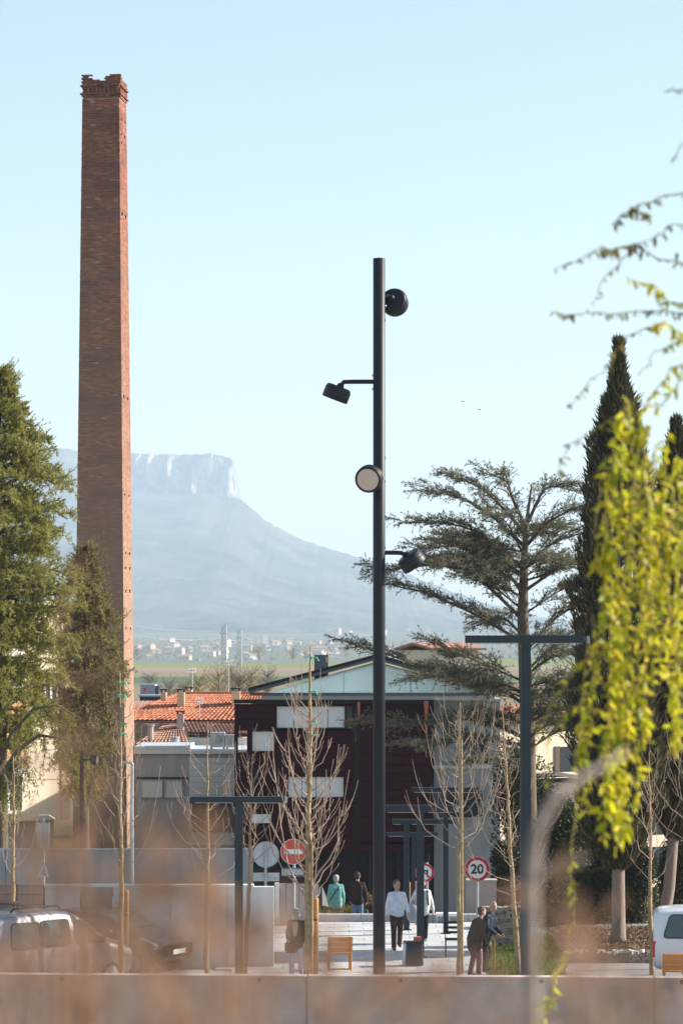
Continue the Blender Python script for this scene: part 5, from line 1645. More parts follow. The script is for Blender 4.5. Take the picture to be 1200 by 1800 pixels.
gbg = empty('green_carrier_bag', (X(643, 82), 81.95, -.42), 'bright green carrier bag beside the man in the black jacket', 'bag')
m = MB(); vs = []
for (z, w, dp) in ((0, .13, .07), (.15, .17, .09), (.36, .13, .05), (.45, .07, .03)):
    vs.append([(w*math.cos(a)*(1+.08*math.sin(3*a)), dp*math.sin(a), z) for a in [2*math.pi*i/14 for i in range(14)]])
m.add([v for r_ in vs for v in r_], [(i*14+j, i*14+(j+1) % 14, (i+1)*14+(j+1) % 14, (i+1)*14+j) for i in range(3) for j in range(14)] + [tuple(range(13, -1, -1))])
m.build('sack', mat('green_plastic', (.10, .50, .04), .4, .1, 5), gbg, local=True, smooth=True)
m = MB(); m.tube([(-.05, 0, .44), (-.03, 0, .56), (.03, 0, .56), (.05, 0, .44)], .012, 5); m.build('handle', M['green_tie'], gbg, local=True)
# man in white shirt walking towards the camera
pm, J = person(697, 71.9, .03, 1.75, math.radians(8), 'man in a pale shirt and brown trousers walking across the paving', (.66, .66, .74), (.085, .047, .033), M['hair_brown'], (.07, .035, .03), legs=(.16, -.20),
               arms=[((-.06, .03, -.27), (-.09, -.08, -.50)), ((.07, .0, -.26), (.11, -.10, -.44))], hem=.88, bulk=1.0, turn=32, kneeb=.03)
# walker in pale jacket behind the lamp post
pj, J = person(742, 73.5, .03, 1.66, math.radians(6), 'person in a pale grey jacket and black trousers half hidden by the lamp post', (.58, .57, .55), (.022, .02, .026), M['hair_dark'], (.3, .3, .32), legs=(.12, -.16),
               arms=[((-.12, .0, -.25), (-.19, -.08, -.42)), ((.08, .02, -.27), (.12, -.05, -.50))], hem=.78, bulk=1.15, turn=-20)
sh, el, wr, hip, tor, head, k_ = J
m = MB()
for sx in (-1, 1): m.tube([tor(.52, sx*.11, .06), tor(.50, sx*.12, -.09), tor(.30, sx*.13, -.155), tor(.12, sx*.15, -.13)], [.022]*4, 6)
m.build('backpack_strap', M['steel_green'], pj, local=True)
gb_ = empty('grey_shoulder_bag', (X(725, 73.4), 73.3, .62), 'blue grey bag held by the walker in the pale jacket', 'bag')
m = MB(); m.ell((0, 0, .2), (.17, .08, .24), 14, 10); m.build('sack', cloth((.30, .33, .38)), gb_, local=True, smooth=True)
m = MB(); m.tube([(-.06, 0, .40), (0, 0, .55), (.06, 0, .40)], .012, 5); m.build('handle', M['black'], gb_, local=True)
# stooping old man with a cane and the figure in a brown coat before him
po, J = person(852, 67.0, .03, 1.70, math.radians(52), 'bald old man in a navy jacket stooping over a cane', (.030, .040, .062), (.040, .032, .030), M['hair_grey'], (.03, .025, .025), legs=(.06, -.05),
               arms=[((-.08, -.06, -.26), (-.02, -.28, -.42)), ((.10, .06, -.27), (.06, -.16, -.46))], lean=20, hem=.80, bulk=1.15, turn=-28, hairstyle='fringe')
sh, el, wr, hip, tor, head, k_ = J
cn = empty('walking_cane', (X(868.5, 66.6), 66.55, .03), 'thin pale walking cane held by the stooping old man', 'cane')
m = MB(); m.tube([(.0, 0, .0), (.0, .0, .72), (.0, .0, .82), (-.03, 0, .86), (-.10, 0, .85)], .013, 7); m.build('stick', M['wood'], cn, local=True)
m = MB(); m.tube([(0, 0, 0), (0, 0, .04)], .018, 8); m.build('rubber_tip', M['black'], cn, local=True)
pc_, J = person(833, 65.8, .03, 1.64, math.radians(115), 'person in a long brown coat and maroon trousers leaning beside the old man', (.090, .058, .042), (.15, .065, .085), M['hair_brown'], (.04, .03, .03), legs=(.07, -.06),
               arms=[((-.08, .02, -.27), (-.06, -.14, -.50)), ((.10, .0, -.27), (.10, -.12, -.50))], lean=17, hem=.66, bulk=1.25, hairstyle='short')

# two birds far up in the sky
for i, (px, py) in enumerate(((813, 706), (842, 720))):
    q = P(px, py, 260)
    b = empty('bird', tuple(q), 'tiny ' + ('left higher' if i == 0 else 'right lower') + ' bird flying in the sky beside the light column', 'bird', 'birds in the sky')
    m = MB(); m.ell((0, 0, 0), (.12, .04, .04), 8, 6); m.ell((.12, 0, .02), (.04, .03, .03), 6, 5); m.build('body', M['black'], b, local=True)
    for s in (-1, 1):
        m = MB(); m.prism([(.04, 0, 0), (.06, s*.15, .06), (-.01, s*.30, .03), (-.05, s*.13, .04), (-.05, 0, 0)], (0, 0, .012)); m.build('wing', M['black'], b, local=True)
# ------------------------------------------------------------------ young street trees
def bez(p0, p1, p2, n=7):
    p0, p1, p2 = Vector(p0), Vector(p1), Vector(p2)
    return [(p0*(1-u) + p1*u)*(1-u) + (p1*(1-u) + p2*u)*u for u in [i/n for i in range(n+1)]]
def young_tree(px, d, top_py, tw, lo, hi, n, reach, seed, label, topx=None, rise=(.9, 1.7), ties=(), pole=None, twigs=2, brad=.0125):
    r_ = random.Random(seed)
    t = empty('young_tree', (X(px, d), d, 0), label, 'tree', 'young bare street trees')
    s = d/F
    topx = topx if topx is not None else px
    nseg = 26; r_a = r_.uniform(7, 15)
    path = []
    for i in range(nseg+1):
        u = i/nseg
        py0 = 1150 + EYE*F/d
        path.append(P(px + (topx-px)*u + (r_.uniform(-1, 1) if 0 < i < nseg else 0)*1.1 + math.sin(u*r_a + seed)*1.8*(1-u)*min(1, u*6), py0 + (top_py-py0)*u, d) + Vector((0, r_.uniform(-.02, .02), 0)))
    R0 = tw*s/2
    m = MB(); m.tube(path, [R0*(1-.85*(i/nseg)**1.3)*(1 + r_.uniform(-.10, .13)) for i in range(nseg+1)], 9); tr = m.build('trunk', M['bark_young'], t, smooth=True)
    def at(py):
        z = Z(py, d); 
        for a, b in zip(path, path[1:]):
            if a.z <= z <= b.z: return a.lerp(b, (z-a.z)/(b.z-a.z))
        return path[-1].copy()
    for i in range(n):
        u = (i + r_.random()*.8)/n
        py = lo + (hi-lo)*u
        p0 = at(py)
        az = i*2.4 + r_.uniform(-.5, .5)
        L = reach*s*(1-.65*u)*r_.uniform(.6, 1.1)
        up = L*r_.uniform(*rise)*r_.uniform(.55, 1.15) + .2
        dx, dy = math.cos(az), math.sin(az)
        p1 = p0 + Vector((dx*L*.85, dy*L*.85, up*.28)); p2 = p0 + Vector((dx*L, dy*L, up))
        pts = bez(p0, p1, p2, 9)
        kx, ky = r_.gauss(0, .09), r_.gauss(0, .09); kk = r_.randint(3, 6)
        pts = [q + Vector((r_.gauss(0, .016), r_.gauss(0, .016), r_.gauss(0, .014)))*(k_ > 0) + Vector((kx, ky, -.03))*max(0, 1-abs(k_-kk)/3) for k_, q in enumerate(pts)]
        b0 = brad*r_.uniform(.8, 1.2)*(1-.35*u)
        m = MB(); m.tube(pts, [b0*(1-.72*k_/9) for k_ in range(10)], 5)
        for q in range(r_.randint(max(0, twigs-1), twigs+1)):
            k_ = r_.randint(3, 8); a2 = az + r_.choice((-1, 1))*r_.uniform(.4, 1.1); l2 = L*r_.uniform(.25, .6)
            e = pts[k_] + Vector((math.cos(a2)*l2*.7, math.sin(a2)*l2*.7, l2*r_.uniform(.7, 1.6)))
            mid = pts[k_].lerp(e, .5) + Vector((math.cos(a2)*l2*.15, math.sin(a2)*l2*.15, -.03))
            m.tube(bez(pts[k_], mid, e, 4), [b0*.45*(1-.12*j) for j in range(5)], 4)
        m.build('branch', M['twig'], t, smooth=True)
    for (tx, ty) in ties:
        m = MB(); q = P(tx, ty, d); m.ell(q, (.05, .05, .03), 8, 5); m.tube([q, q + Vector((.12, -.02, .0)), q + Vector((.16, -.02, -.08))], .018, 5); m.build('tie', M['green_tie'], t)
    if pole:
        (xa, ya, xb, yb, w) = pole
        m = MB(); m.tube([P(xa, ya, d-.1), P(xb, yb, d-.1)], w*s/2, 7); m.build('support_cane', M['bark_young'], t)
    return t
young_tree(25, 64.0, 1330, 11, 1560, 1350, 20, 60, 1, 'young bare tree at the left edge before the cream building', topx=24)
young_tree(214, 63.5, 1180, 11, 1540, 1230, 30, 78, 2, 'young bare tree in front of the chimney foot with green ties', topx=211, ties=((211, 1200), (210, 1222), (212, 1272), (213, 1290)), rise=(1.1, 2.4))
young_tree(364, 63.2, 1268, 10, 1560, 1290, 22, 95, 3, 'young bare tree before the grey flat roofed building', topx=365, rise=(.5, 1.8))
young_tree(431, 64.5, 1325, 9, 1520, 1340, 26, 60, 4, 'slender young bare tree just left of the grey sign back', topx=444, rise=(1.5, 3.2))
young_tree(540, 63.0, 1136, 17, 1592, 1250, 50, 95, 5, 'largest young bare tree with upswept branches before the no entry sign', topx=546, rise=(1.4, 3.0), ties=((547, 1156), (545, 1215), (545, 1268), (544, 1292)), brad=.021, twigs=3,
           pole=(547.5, 1712, 548, 1480, 5))
young_tree(806, 64.0, 1235, 10, 1500, 1270, 36, 105, 6, 'young bare tree immediately left of the twenty sign', topx=808, rise=(.8, 2.0), pole=(812, 1712, 810, 1300, 5), twigs=3)
young_tree(911, 65.8, 1250, 10, 1590, 1290, 34, 95, 7, 'young bare tree with crooked low branches right of the twenty sign', topx=882, rise=(.5, 1.6), twigs=3)
young_tree(1145, 66.5, 1320, 9, 1560, 1345, 20, 62, 8, 'young bare tree between the two bare cypress trunks', topx=1140, rise=(1.0, 2.6))
young_tree(262, 112.0, 1318, 8, 1400, 1330, 16, 42, 9, 'small pale bare tree in front of the grey building by the chimney', topx=262, rise=(.8, 1.6), brad=.022)
young_tree(1225, 68, 1240, 9, 1500, 1280, 26, 110, 10, 'bare tree reaching in from the right edge by the white van', topx=1222, rise=(.8, 1.8))

# ------------------------------------------------------------------ conifers
def spray(path, n, L, W, spread, rng, updir=0.0, down=0.0):
    """needle blades along a twig path"""
    path = np.array([tuple(p) for p in path])
    k_ = len(path)
    t = rng.uniform(0, k_-1.001, n); i = t.astype(int); u = (t-i)[:, None]
    pos = path[i]*(1-u) + path[i+1]*u
    ax_ = path[i+1]-path[i]; ax_ /= (np.linalg.norm(ax_, axis=1, keepdims=True)+1e-9)
    dr = ax_*rng.uniform(.3, 1.0, (n, 1)) + rng.normal(size=(n, 3))*spread + np.array([0, 0, updir-down])
    return blades(pos, dr, rng.uniform(.6, 1.2, n)*L, W, rng)
class Fol:
    def __init__(s): s.V, s.F, s.n = [], [], 0
    def add(s, vf):
        v, f = vf; s.V.append(v); s.F.append(f + s.n); s.n += len(v)
    def build(s, name, mt, par):
        return mesh_np(name, np.concatenate(s.V), np.concatenate(s.F), mt, par)

def feathery_conifer(px, d, top_py, base_z, prof, seed, label, mt, trunk_r, nl, bare_below=0.12, droop=.35, L=.22, W=.03, dens=1.0, lean=0, name='conifer_tree'):
    """prof: list of (photo row, radius in photo px)"""
    rng = np.random.default_rng(seed); r_ = random.Random(seed)
    t = empty(name, (X(px, d), d, base_z), label, 'tree')
    s = d/F
    zt_ = Z(top_py, d)
    m = MB()
    tp = [Vector((X(px, d) + lean*s*(i/10), d, base_z + (zt_-base_z)*i/10)) for i in range(11)]
    m.tube(tp, [trunk_r*(1-.93*i/10) + .015 for i in range(11)], 10); m.build('trunk', M['bark_dark'], t, smooth=True)
    rows = np.array([p[0] for p in prof], float); rads = np.array([p[1] for p in prof], float)*s
    F_ = Fol(); lm = MB()
    z_lo = Z(rows[-1], d)
    for i in range(nl):
        u = ((i+r_.random())/nl)
        z = z_lo + (zt_-z_lo)*u**.92
        row = 1150 + (EYE - z)/s
        R = np.interp(row, rows, rads)*r_.uniform(.55, 1.18)
        if R < .05: R = .12
        az = i*2.39996 + r_.uniform(-.3, .3)
        dx, dy = math.cos(az), math.sin(az)
        cx_ = X(px, d) + lean*s*(z-base_z)/(zt_-base_z)
        p0 = Vector((cx_, d, z + .25*R))
        up = R*r_.uniform(.0, .45)
        p1 = p0 + Vector((dx*R*.55, dy*R*.55, up)); p2 = p0 + Vector((dx*R, dy*R, up - droop*R*r_.uniform(.6, 1.5)))
        path = bez(p0, p1, p2, 7)
        lm.tube(path, [max(.008, .035*R*(1-.8*k_/7)) for k_ in range(8)], 4, cap=False)
        F_.add(spray(path[3:], int(26*dens), L, W, .55, rng, updir=.2))
        for _ in range(5):   # upswept shoots that roughen the outline
            b_ = path[r_.randint(4, 7)]; a3 = az + r_.gauss(0, .7); l3 = r_.uniform(.3, .75)
            e3 = b_ + Vector((math.cos(a3)*l3*.75, math.sin(a3)*l3*.75, l3*r_.uniform(.15, .75)))
            sh_ = bez(b_, b_.lerp(e3, .6) - Vector((0, 0, .12*l3)), e3, 4)
            lm.tube(sh_, [.008, .007, .006, .005, .003], 3, cap=False)
            F_.add(spray(sh_, int(22*dens), L*.55, W*.85, .35, rng, updir=.25))
        # side twigs, hanging at their ends
        nt = int(5 + R*6)
        for q in range(nt):
            k_ = r_.uniform(1.0, 6.9); a = path[int(k_)].lerp(path[int(k_)+1], k_-int(k_))
            sg = 1 if q % 2 else -1
            l2 = R*(.22 + .25*(1-k_/7))*r_.uniform(.6, 1.3) + .12
            a2 = az + sg*r_.uniform(.5, 1.1)
            e = a + Vector((math.cos(a2)*l2, math.sin(a2)*l2, r_.uniform(-.45, .30)*l2))
            tip = e + Vector((math.cos(a2)*.12*l2, math.sin(a2)*.12*l2, -l2*r_.uniform(.1, .6)*droop*2))
            tw = [a, a.lerp(e, .5) + Vector((0, 0, .04)), e, tip]
            F_.add(spray(tw, int(34*dens), L, W, .5, rng, updir=.15))
            for _ in range(2):
                b_ = a.lerp(e, r_.uniform(.4, 1)); d2 = Vector((math.cos(a2), math.sin(a2), r_.uniform(.2, 1.1))).normalized()*r_.uniform(.12, .34)
                F_.add(spray([b_, b_ + d2*.5, b_ + d2], int(11*dens), L*.6, W, .3, rng, updir=.2))
    lm.build('limbs', M['bark_dark'], t, smooth=True)
    F_.build('crown', mt, t)
    return t
feathery_conifer(0, 90.0, 648, -.9, [(648, 3), (705, 34), (760, 66), (850, 92), (950, 112), (1050, 110), (1120, 122), (1200, 118), (1270, 92), (1330, 60)], 31, 'big feathery green conifer at the left edge', M['n_left'], .30, 230, dens=1.7, droop=.3, L=.15, W=.026)
feathery_conifer(150, 94.0, 962, -1.2, [(962, 3), (1000, 22), (1050, 38), (1120, 54), (1200, 60), (1280, 58), (1350, 48), (1410, 28)], 32, 'smaller dull green conifer in front of the chimney', M['n_left2'], .16, 140, dens=1.15, droop=.4, L=.14, W=.026)
# low limbs of the big conifer with curtains of hanging twigs
lt = empty('drooping_conifer', (X(20, 88), 88, -.8), 'low drooping conifer limbs hanging before the cream wall', 'tree')
m = MB(); m.tube([Vector((X(-30, 88), 88, -.8)), P(-25, 1500, 88), P(-15, 1380, 88)], [.2, .17, .1], 8); m.build('trunk', M['bark_dark'], lt, smooth=True)
rl = random.Random(77); rgl = np.random.default_rng(77); Fl = Fol()
for (pts) in ([(-15, 1390), (30, 1320), (70, 1292), (120, 1300), (150, 1330)], [(-15, 1380), (20, 1290), (60, 1245), (100, 1240), (140, 1262)], [(-20, 1400), (10, 1350), (50, 1330)]):
    path = [P(x, y, 88 + rl.uniform(-.6, .6)) for x, y in pts]
    m = MB(); m.tube(path, [.075, .06, .05, .035, .02][:len(path)], 7); m.build('limb', M['bark_dark'], lt, smooth=True)
    for q in range(46):
        k_ = rl.uniform(.5, len(path)-1.001); a = path[int(k_)].lerp(path[int(k_)+1], k_-int(k_))
        l2 = rl.uniform(.5, 2.0)
        e = a + Vector((rl.gauss(.1, .22), rl.gauss(0, .3), -l2)); 
        tw = [a, a.lerp(e, .4) + Vector((rl.gauss(.05, .1), 0, .05)), e]
        Fl.add(spray(tw, 46, .16, .026, .5, rgl))
Fl.build('crown', M['n_left'], lt)

# spreading cedar in the middle right, limbs in flat layers
CD = 88.0
ced = empty('spreading_cedar', (X(928, CD), CD, -.9), 'open spreading cedar with flat layered limbs right of the light column', 'tree')
rc = random.Random(41); rgc = np.random.default_rng(41)
m = MB(); m.tube([P(930, 1660, CD), P(928, 1450, CD), P(926, 1250, CD), P(918, 1080, CD), P(921, 980, CD), P(926, 910, CD), P(934, 850, CD)], [.30, .27, .23, .17, .12, .06, .02], 10); m.build('trunk', M['bark_dark'], ced, smooth=True)
Fc_ = Fol()
limbs = [  # pixel path of each limb and its lean in depth
    ([(918, 1090), (850, 1020), (780, 985), (700, 1005), (655, 1000)], -1.2), ([(920, 1130), (840, 1085), (760, 1050), (690, 1030)], 1.0),
    ([(922, 1220), (850, 1185), (760, 1170), (680, 1150), (612, 1130)], -1.6), ([(924, 1200), (830, 1160), (760, 1130)], 1.6), ([(922, 1240), (860, 1195), (790, 1185), (720, 1195)], -2.2),
    ([(918, 1000), (850, 945), (790, 915), (712, 920)], .5), ([(920, 1010), (860, 975), (800, 960), (730, 965)], -1.5), ([(920, 960), (860, 900), (800, 875), (755, 860)], -.6), ([(922, 940), (880, 880), (830, 850), (790, 838)], .8),
    ([(924, 930), (900, 870), (890, 845), (860, 832)], -.3), ([(926, 920), (950, 870), (980, 850), (1000, 862)], .3), ([(924, 960), (970, 910), (1000, 890), (1030, 895)], -.8), ([(922, 1000), (970, 950), (1010, 935), (1050, 940)], .9),
    ([(920, 1040), (975, 1000), (1020, 985), (1060, 990)], -1.0), ([(920, 1080), (980, 1040), (1020, 1030)], 1.0), ([(922, 1140), (980, 1080), (1030, 1060)], -.8), ([(924, 1180), (985, 1120), (1040, 1110)], .9), ([(926, 1260), (990, 1200), (1040, 1190)], -.8),
    ([(926, 1300), (860, 1270), (790, 1262), (720, 1275), (640, 1272)], -1.8), ([(926, 1310), (850, 1300), (780, 1305), (700, 1310)], -2.4), ([(926, 1320), (985, 1280), (1030, 1290)], -1.2), ([(927, 1360), (880, 1330), (820, 1340)], 1.2),
    ([(921, 1050), (890, 1000), (860, 990), (830, 1010)], -2.5), ([(921, 1120), (890, 1090), (870, 1085), (840, 1100)], 2.5), ([(921, 980), (900, 930), (880, 910)], -1.8), ([(922, 1240), (960, 1220), (985, 1240)], -2.5), ([(922, 1160), (940, 1120), (960, 1120)], -2.2),
]
for i in range(26):
    y0_ = rc.uniform(900, 1310); sd_ = rc.choice((-1, -1, 1, 1))
    lim = np.interp(y0_, [900, 1000, 1150, 1310], [85, 170, 200, 190])*(1.0 if sd_ < 0 else .62)*rc.uniform(.4, 1.0)
    ri = rc.uniform(.15, .55)*lim
    limbs.append(([(922, y0_), (922 + sd_*lim*.5, y0_ - ri*rc.uniform(.6, 1.0)), (922 + sd_*lim, y0_ - ri + rc.uniform(-14, 22))], rc.choice((-1, 1))*rc.uniform(.4, 2.6)))
nlm = 0
for pts, dep in limbs:
    k_ = len(pts)
    ctrl = [P(x, y, CD + dep*(i/(k_-1))**1.2*1.0) for i, (x, y) in enumerate(pts)]
    # smooth the control polyline
    path = []
    for i in range(k_-1):
        for u in (0, .33, .66): path.append(ctrl[i].lerp(ctrl[i+1], u) + Vector((rc.gauss(0, .07), rc.gauss(0, .09), rc.gauss(0, .07)))*(i > 0))
    path.append(ctrl[-1])
    for _ in range(2): path = [path[0]] + [(path[i-1] + path[i]*2 + path[i+1])/4 for i in range(1, len(path)-1)] + [path[-1]]
    r0 = .052 if len(pts) > 3 else .032
    m = MB(); m.tube(path, [r0*(1-.85*i/(len(path)-1)) + .006 for i in range(len(path))], 6); m.build('limb', M['bark_dark'], ced, smooth=True); nlm += 1
    Lt = sum((b-a).length for a, b in zip(path, path[1:]))
    tm = MB()
    n1 = int(Lt*5.2) + 3
    for q in range(n1):
        kq = (.08 + .92*(q+rc.random())/n1)*(len(path)-1.001); i2 = int(kq); a = path[i2].lerp(path[i2+1], kq-i2)
        ax_ = (path[i2+1]-path[i2]).normalized()
        sidev = Vector((-ax_.y, ax_.x, 0)).normalized()*(1 if q % 2 else -1)
        l1 = rc.uniform(.55, 1.35)*(1.15-.6*kq/len(path))
        dirv = (ax_*rc.uniform(.6, 1.2) + sidev*rc.uniform(.15, 1.1) + Vector((0, 0, rc.uniform(-.12, .32)))).normalized()
        e = a + dirv*l1
        sub_ = bez(a, a.lerp(e, .55) + Vector((0, 0, .10*l1)), e + Vector((0, 0, -rc.uniform(.0, .22)*l1)), 6)
        tm.tube(sub_, [.017-.0022*i for i in range(7)], 4, cap=False)
        n2 = int(l1*13) + 3
        for w in range(n2):
            kw = rc.uniform(.8, 5.99); b_ = sub_[int(kw)].lerp(sub_[int(kw)+1], kw-int(kw))
            d2 = (dirv*rc.uniform(.3, 1.1) + Vector((rc.gauss(0, .55), rc.gauss(0, .55), rc.gauss(.02, .28)))).normalized()
            l2 = rc.uniform(.14, .42)*(1.2-.4*kw/6)
            e2 = b_ + d2*l2; tw = [b_, b_.lerp(e2, .5) + Vector((0, 0, .03*l2)), e2, e2 + d2*.05 - Vector((0, 0, rc.uniform(.0, .07)))]
            tm.tube(tw, [.007, .006, .005, .003], 3, cap=False)
            Fc_.add(spray(tw, 14, .085, .021, .40, rgc, updir=.2))
    tm.build('twigs', M['bark_dark'], ced)
Fc_.build('crown', M['n_cedar'], ced)

def cypress(px, d, top_py, base_z, prof, seed, label, tr, base_px=None, nb=26000):
    rng = np.random.default_rng(seed)
    t = empty('cypress_tree', (X(base_px or px, d), d, base_z), label, 'tree', 'cypresses in the planted bed')
    s = d/F
    rows = np.array([p[0] for p in prof], float); rads = np.array([p[1] for p in prof], float)*s
    z0, z1 = Z(rows[-1], d), Z(rows[0], d)
    m = MB(); bxp = base_px or px
    m.tube([Vector((X(bxp, d), d, base_z)), Vector((X(bxp, d), d, base_z+.15)), Vector((X((bxp+px)/2, d), d, (base_z+z0)/2)), Vector((X(px, d), d, z0+1.0)), Vector((X(px, d), d, z1-.3))], [tr*1.35, tr*1.1, tr, tr*.85, .02], 14)
    tk = m.build('trunk', M['bark_pale'], t, smooth=True)
    zz = rng.uniform(0, 1, nb)**.8; zz = z1 - (z1-z0)*zz
    row = 1150 + (EYE-zz)/s
    R = np.interp(row, rows, rads)
    th = rng.uniform(0, 2*np.pi, nb)
    lump = 1 + .13*np.sin(th*3 + zz*1.9) + .10*np.sin(th*5 - zz*3.1 + 1) + .08*np.sin(zz*7 + th*2)
    rr_ = R*lump*np.sqrt(rng.uniform(.35, 1.0, nb))
    pos = np.stack([X(px, d) + rr_*np.cos(th), d + rr_*np.sin(th), zz - .1], 1)
    dr = np.stack([np.cos(th)*.35 + rng.normal(0, .3, nb), np.sin(th)*.35 + rng.normal(0, .3, nb), np.full(nb, 1.0)], 1)
    v, f = blades(pos, dr, rng.uniform(.12, .34, nb), rng.uniform(.03, .065, nb), rng)
    mesh_np('crown', v, f, M['n_cyp'], t)
    return t
cypress(1086, 71.6, 598, .25, [(596, .8), (630, 4), (650, 8), (668, 12), (700, 23), (760, 42), (850, 54), (950, 66), (1100, 76), (1250, 82), (1380, 74), (1450, 60), (1500, 38), (1525, 10)], 51, 'tall dark cypress with a straight bare trunk in the planted bed', .17, 1086, 46000)
cypress(1188, 72.5, 735, .25, [(735, 2), (760, 7), (800, 16), (850, 30), (950, 46), (1100, 58), (1250, 60), (1360, 54), (1430, 38), (1470, 12)], 52, 'second dark cypress at the right edge with a leaning grey trunk', .15, 1162, 36000)

# hedges and dark shrubs
def bush(px, d, py_top, py_bot, wpx, seed, label, mt='n_hedge', n=7000, L=.10, W=.05, z0=None, depth=None, name='hedge_bush', lobes=5):
    rng = np.random.default_rng(seed); r_ = random.Random(seed)
    s = d/F
    zb_ = Z(py_bot, d) if z0 is None else z0
    t = empty(name, (X(px, d), d, zb_), label, 'bush', 'dark garden shrubs')
    h = Z(py_top, d) - zb_; w = wpx*s/2; dp = depth or w
    lm = MB()
    for i in range(7):
        a = i*.9; e = Vector((X(px, d) + math.cos(a)*w*.6, d + math.sin(a)*dp*.6, zb_ + h*.75))
        lm.tube(bez(Vector((X(px, d), d, zb_)), Vector((X(px, d)+math.cos(a)*w*.2, d, zb_+h*.5)), e, 4), [.04, .035, .03, .02, .01], 5)
    lm.build('stems', M['bark_dark'], t)
    cs = [(0, 0, .5, 1.0)] + [(r_.uniform(-.55, .55), r_.uniform(-.5, .5), r_.uniform(.3, .75), r_.uniform(.45, .7)) for _ in range(lobes)]
    P_ = []
    for (ax_, ay_, az_, sc) in cs:
        k_ = int(n*sc/sum(c[3] for c in cs))
        v = rng.normal(size=(k_, 3)); v /= np.linalg.norm(v, axis=1, keepdims=True); rad_ = np.sqrt(rng.uniform(.45, 1, (k_, 1)))
        q = v*rad_*np.array([w*sc, dp*sc, h*.5*sc]) + np.array([X(px, d)+ax_*w*(1-sc*.6), d+ay_*dp*(1-sc*.6), zb_+az_*h])
        P_.append(q)
    q = np.concatenate(P_); q = q[q[:, 2] > zb_ - .02]
    dr = rng.normal(size=q.shape) + np.array([0, 0, .4])
    v, f = blades(q, dr, rng.uniform(.6, 1.3, len(q))*L, W, rng)
    mesh_np('foliage', v, f, M[mt], t)
    return t
bush(972, 78, 1533, 1655, 86, 61, 'round topped clipped dark bush behind the lawn', n=9000)
bush(1040, 79.5, 1525, 1650, 90, 62, 'wide dark bush between the clipped bush and the cypress trunk', n=8000)
bush(1125, 79.5, 1480, 1650, 90, 63, 'tall dark bush behind the gap between the two cypress trunks', n=9000)
bush(1195, 78, 1460, 1650, 80, 64, 'olive tinted round bush at the right edge behind the white van', n=9000)
bush(985, 85, 1395, 1600, 110, 65, 'tall dark evergreen mass behind the pale foreground trunk', n=16000, L=.14, W=.05)
bush(1050, 86, 1400, 1600, 110, 66, 'dark evergreen mass just left of the cypress crown', n=15000, L=.14, W=.05)
bush(890, 83.5, 1480, 1580, 60, 67, 'small dark evergreen behind the brown fence below the speed sign', n=6000)
bush(905, 96, 1290, 1600, 90, 72, 'loose evergreen screen before the tall cream house', n=9000, L=.16, W=.05)
bush(950, 93, 1330, 1600, 80, 73, 'shaggy evergreen left of the cypress crown foot', n=8000, L=.16, W=.05)
bush(935, 70.5, 1672, 1712, 46, 68, 'low bright green plant at the lawn edge', mt='grass', n=2500, L=.12, W=.04)
bush(566, 84.5, 1582, 1640, 40, 69, 'low yellow green planting left of the teal jacket', mt='grass', n=2500, L=.12, W=.03, z0=-.62)
bush(608, 84.2, 1592, 1640, 40, 70, 'sunny low planting between the two people seen from behind', mt='n_olive', n=2500, L=.12, W=.03, z0=-.62)
bush(655, 84.6, 1570, 1640, 46, 71, 'brown dry shrub behind the green bag', mt='mulch', n=2500, L=.12, W=.03, z0=-.62)
# black umbrella shape (folded awning cloth) left of the teal jacket
um = empty('black_parasol', (X(560, 83.4), 83.4, -.5), 'low black parasol canopy left of the teal jacket', 'parasol')
m = MB(); 
ring = [(X(560, 83.4)+.36*math.cos(a), 83.4+.30*math.sin(a), Z(1588+6*math.cos(a), 83.4)) for a in [2*math.pi*i/10 for i in range(10)]]
apex = tuple(P(566, 1558, 83.4)); m.add(ring+[apex], [(i, (i+1) % 10, 10) for i in range(10)] + [tuple(range(9, -1, -1))]); m.build('canopy', M['black'], um)
m = MB(); m.tube([(X(560, 83.4), 83.4, -.6), P(565, 1562, 83.4)], .015, 6); m.build('pole', M['galv'], um)

# ------------------------------------------------------------------ far plain: bare trees, pylons, wires, village
def bare_tree(px, d, py_top, py_bot, wpx, seed, label, tint, grp, n=60):
    r_ = random.Random(seed); s = d/F
    t = empty('bare_tree', (X(px, d), d, Z(py_bot, d)), label, 'tree', grp)
    zb_ = Z(py_bot, d); h = Z(py_top, d)-zb_; w = wpx*s/2
    m = MB(); m.tube([(X(px, d), d, zb_), (X(px, d), d, zb_+h*.5), (X(px, d)+w*.1, d, zb_+h*.85)], [h*.022, h*.015, h*.004], 6); m.build('trunk', M['bark_young'], t)
    m = MB()
    for i in range(n):
        u = r_.uniform(.12, .85); az = r_.uniform(0, 6.28); p0 = Vector((X(px, d), d, zb_+h*u*.9))
        L = w*r_.uniform(.5, 1.05)*(1 - abs(u-.45)*.8); e = p0 + Vector((math.cos(az)*L, math.sin(az)*L, h*r_.uniform(.12, .34)))
        pts = bez(p0, p0.lerp(e, .6) + Vector((0, 0, -.05*h)), e, 4)
        m.tube(pts, [h*.007, h*.006, h*.0045, h*.003, h*.0015], 3, cap=False)
        for q in range(7):
            a = pts[r_.randint(1, 4)]; a2 = az + r_.gauss(0, .9); l2 = L*r_.uniform(.2, .5)
            m.tube([a, a + Vector((math.cos(a2)*l2, math.sin(a2)*l2, l2*r_.uniform(.2, 1.4)))], [h*.003, h*.0012], 3, cap=False)
    m.build('crown', tint, t)
    return t
M['twig_yellow'] = mat('yellowish_twigs', (.30, .23, .10), .9, .2, 3)
M['twig_grey'] = mat('greyish_twigs', (.20, .16, .13), .9, .2, 3)
nn = 0
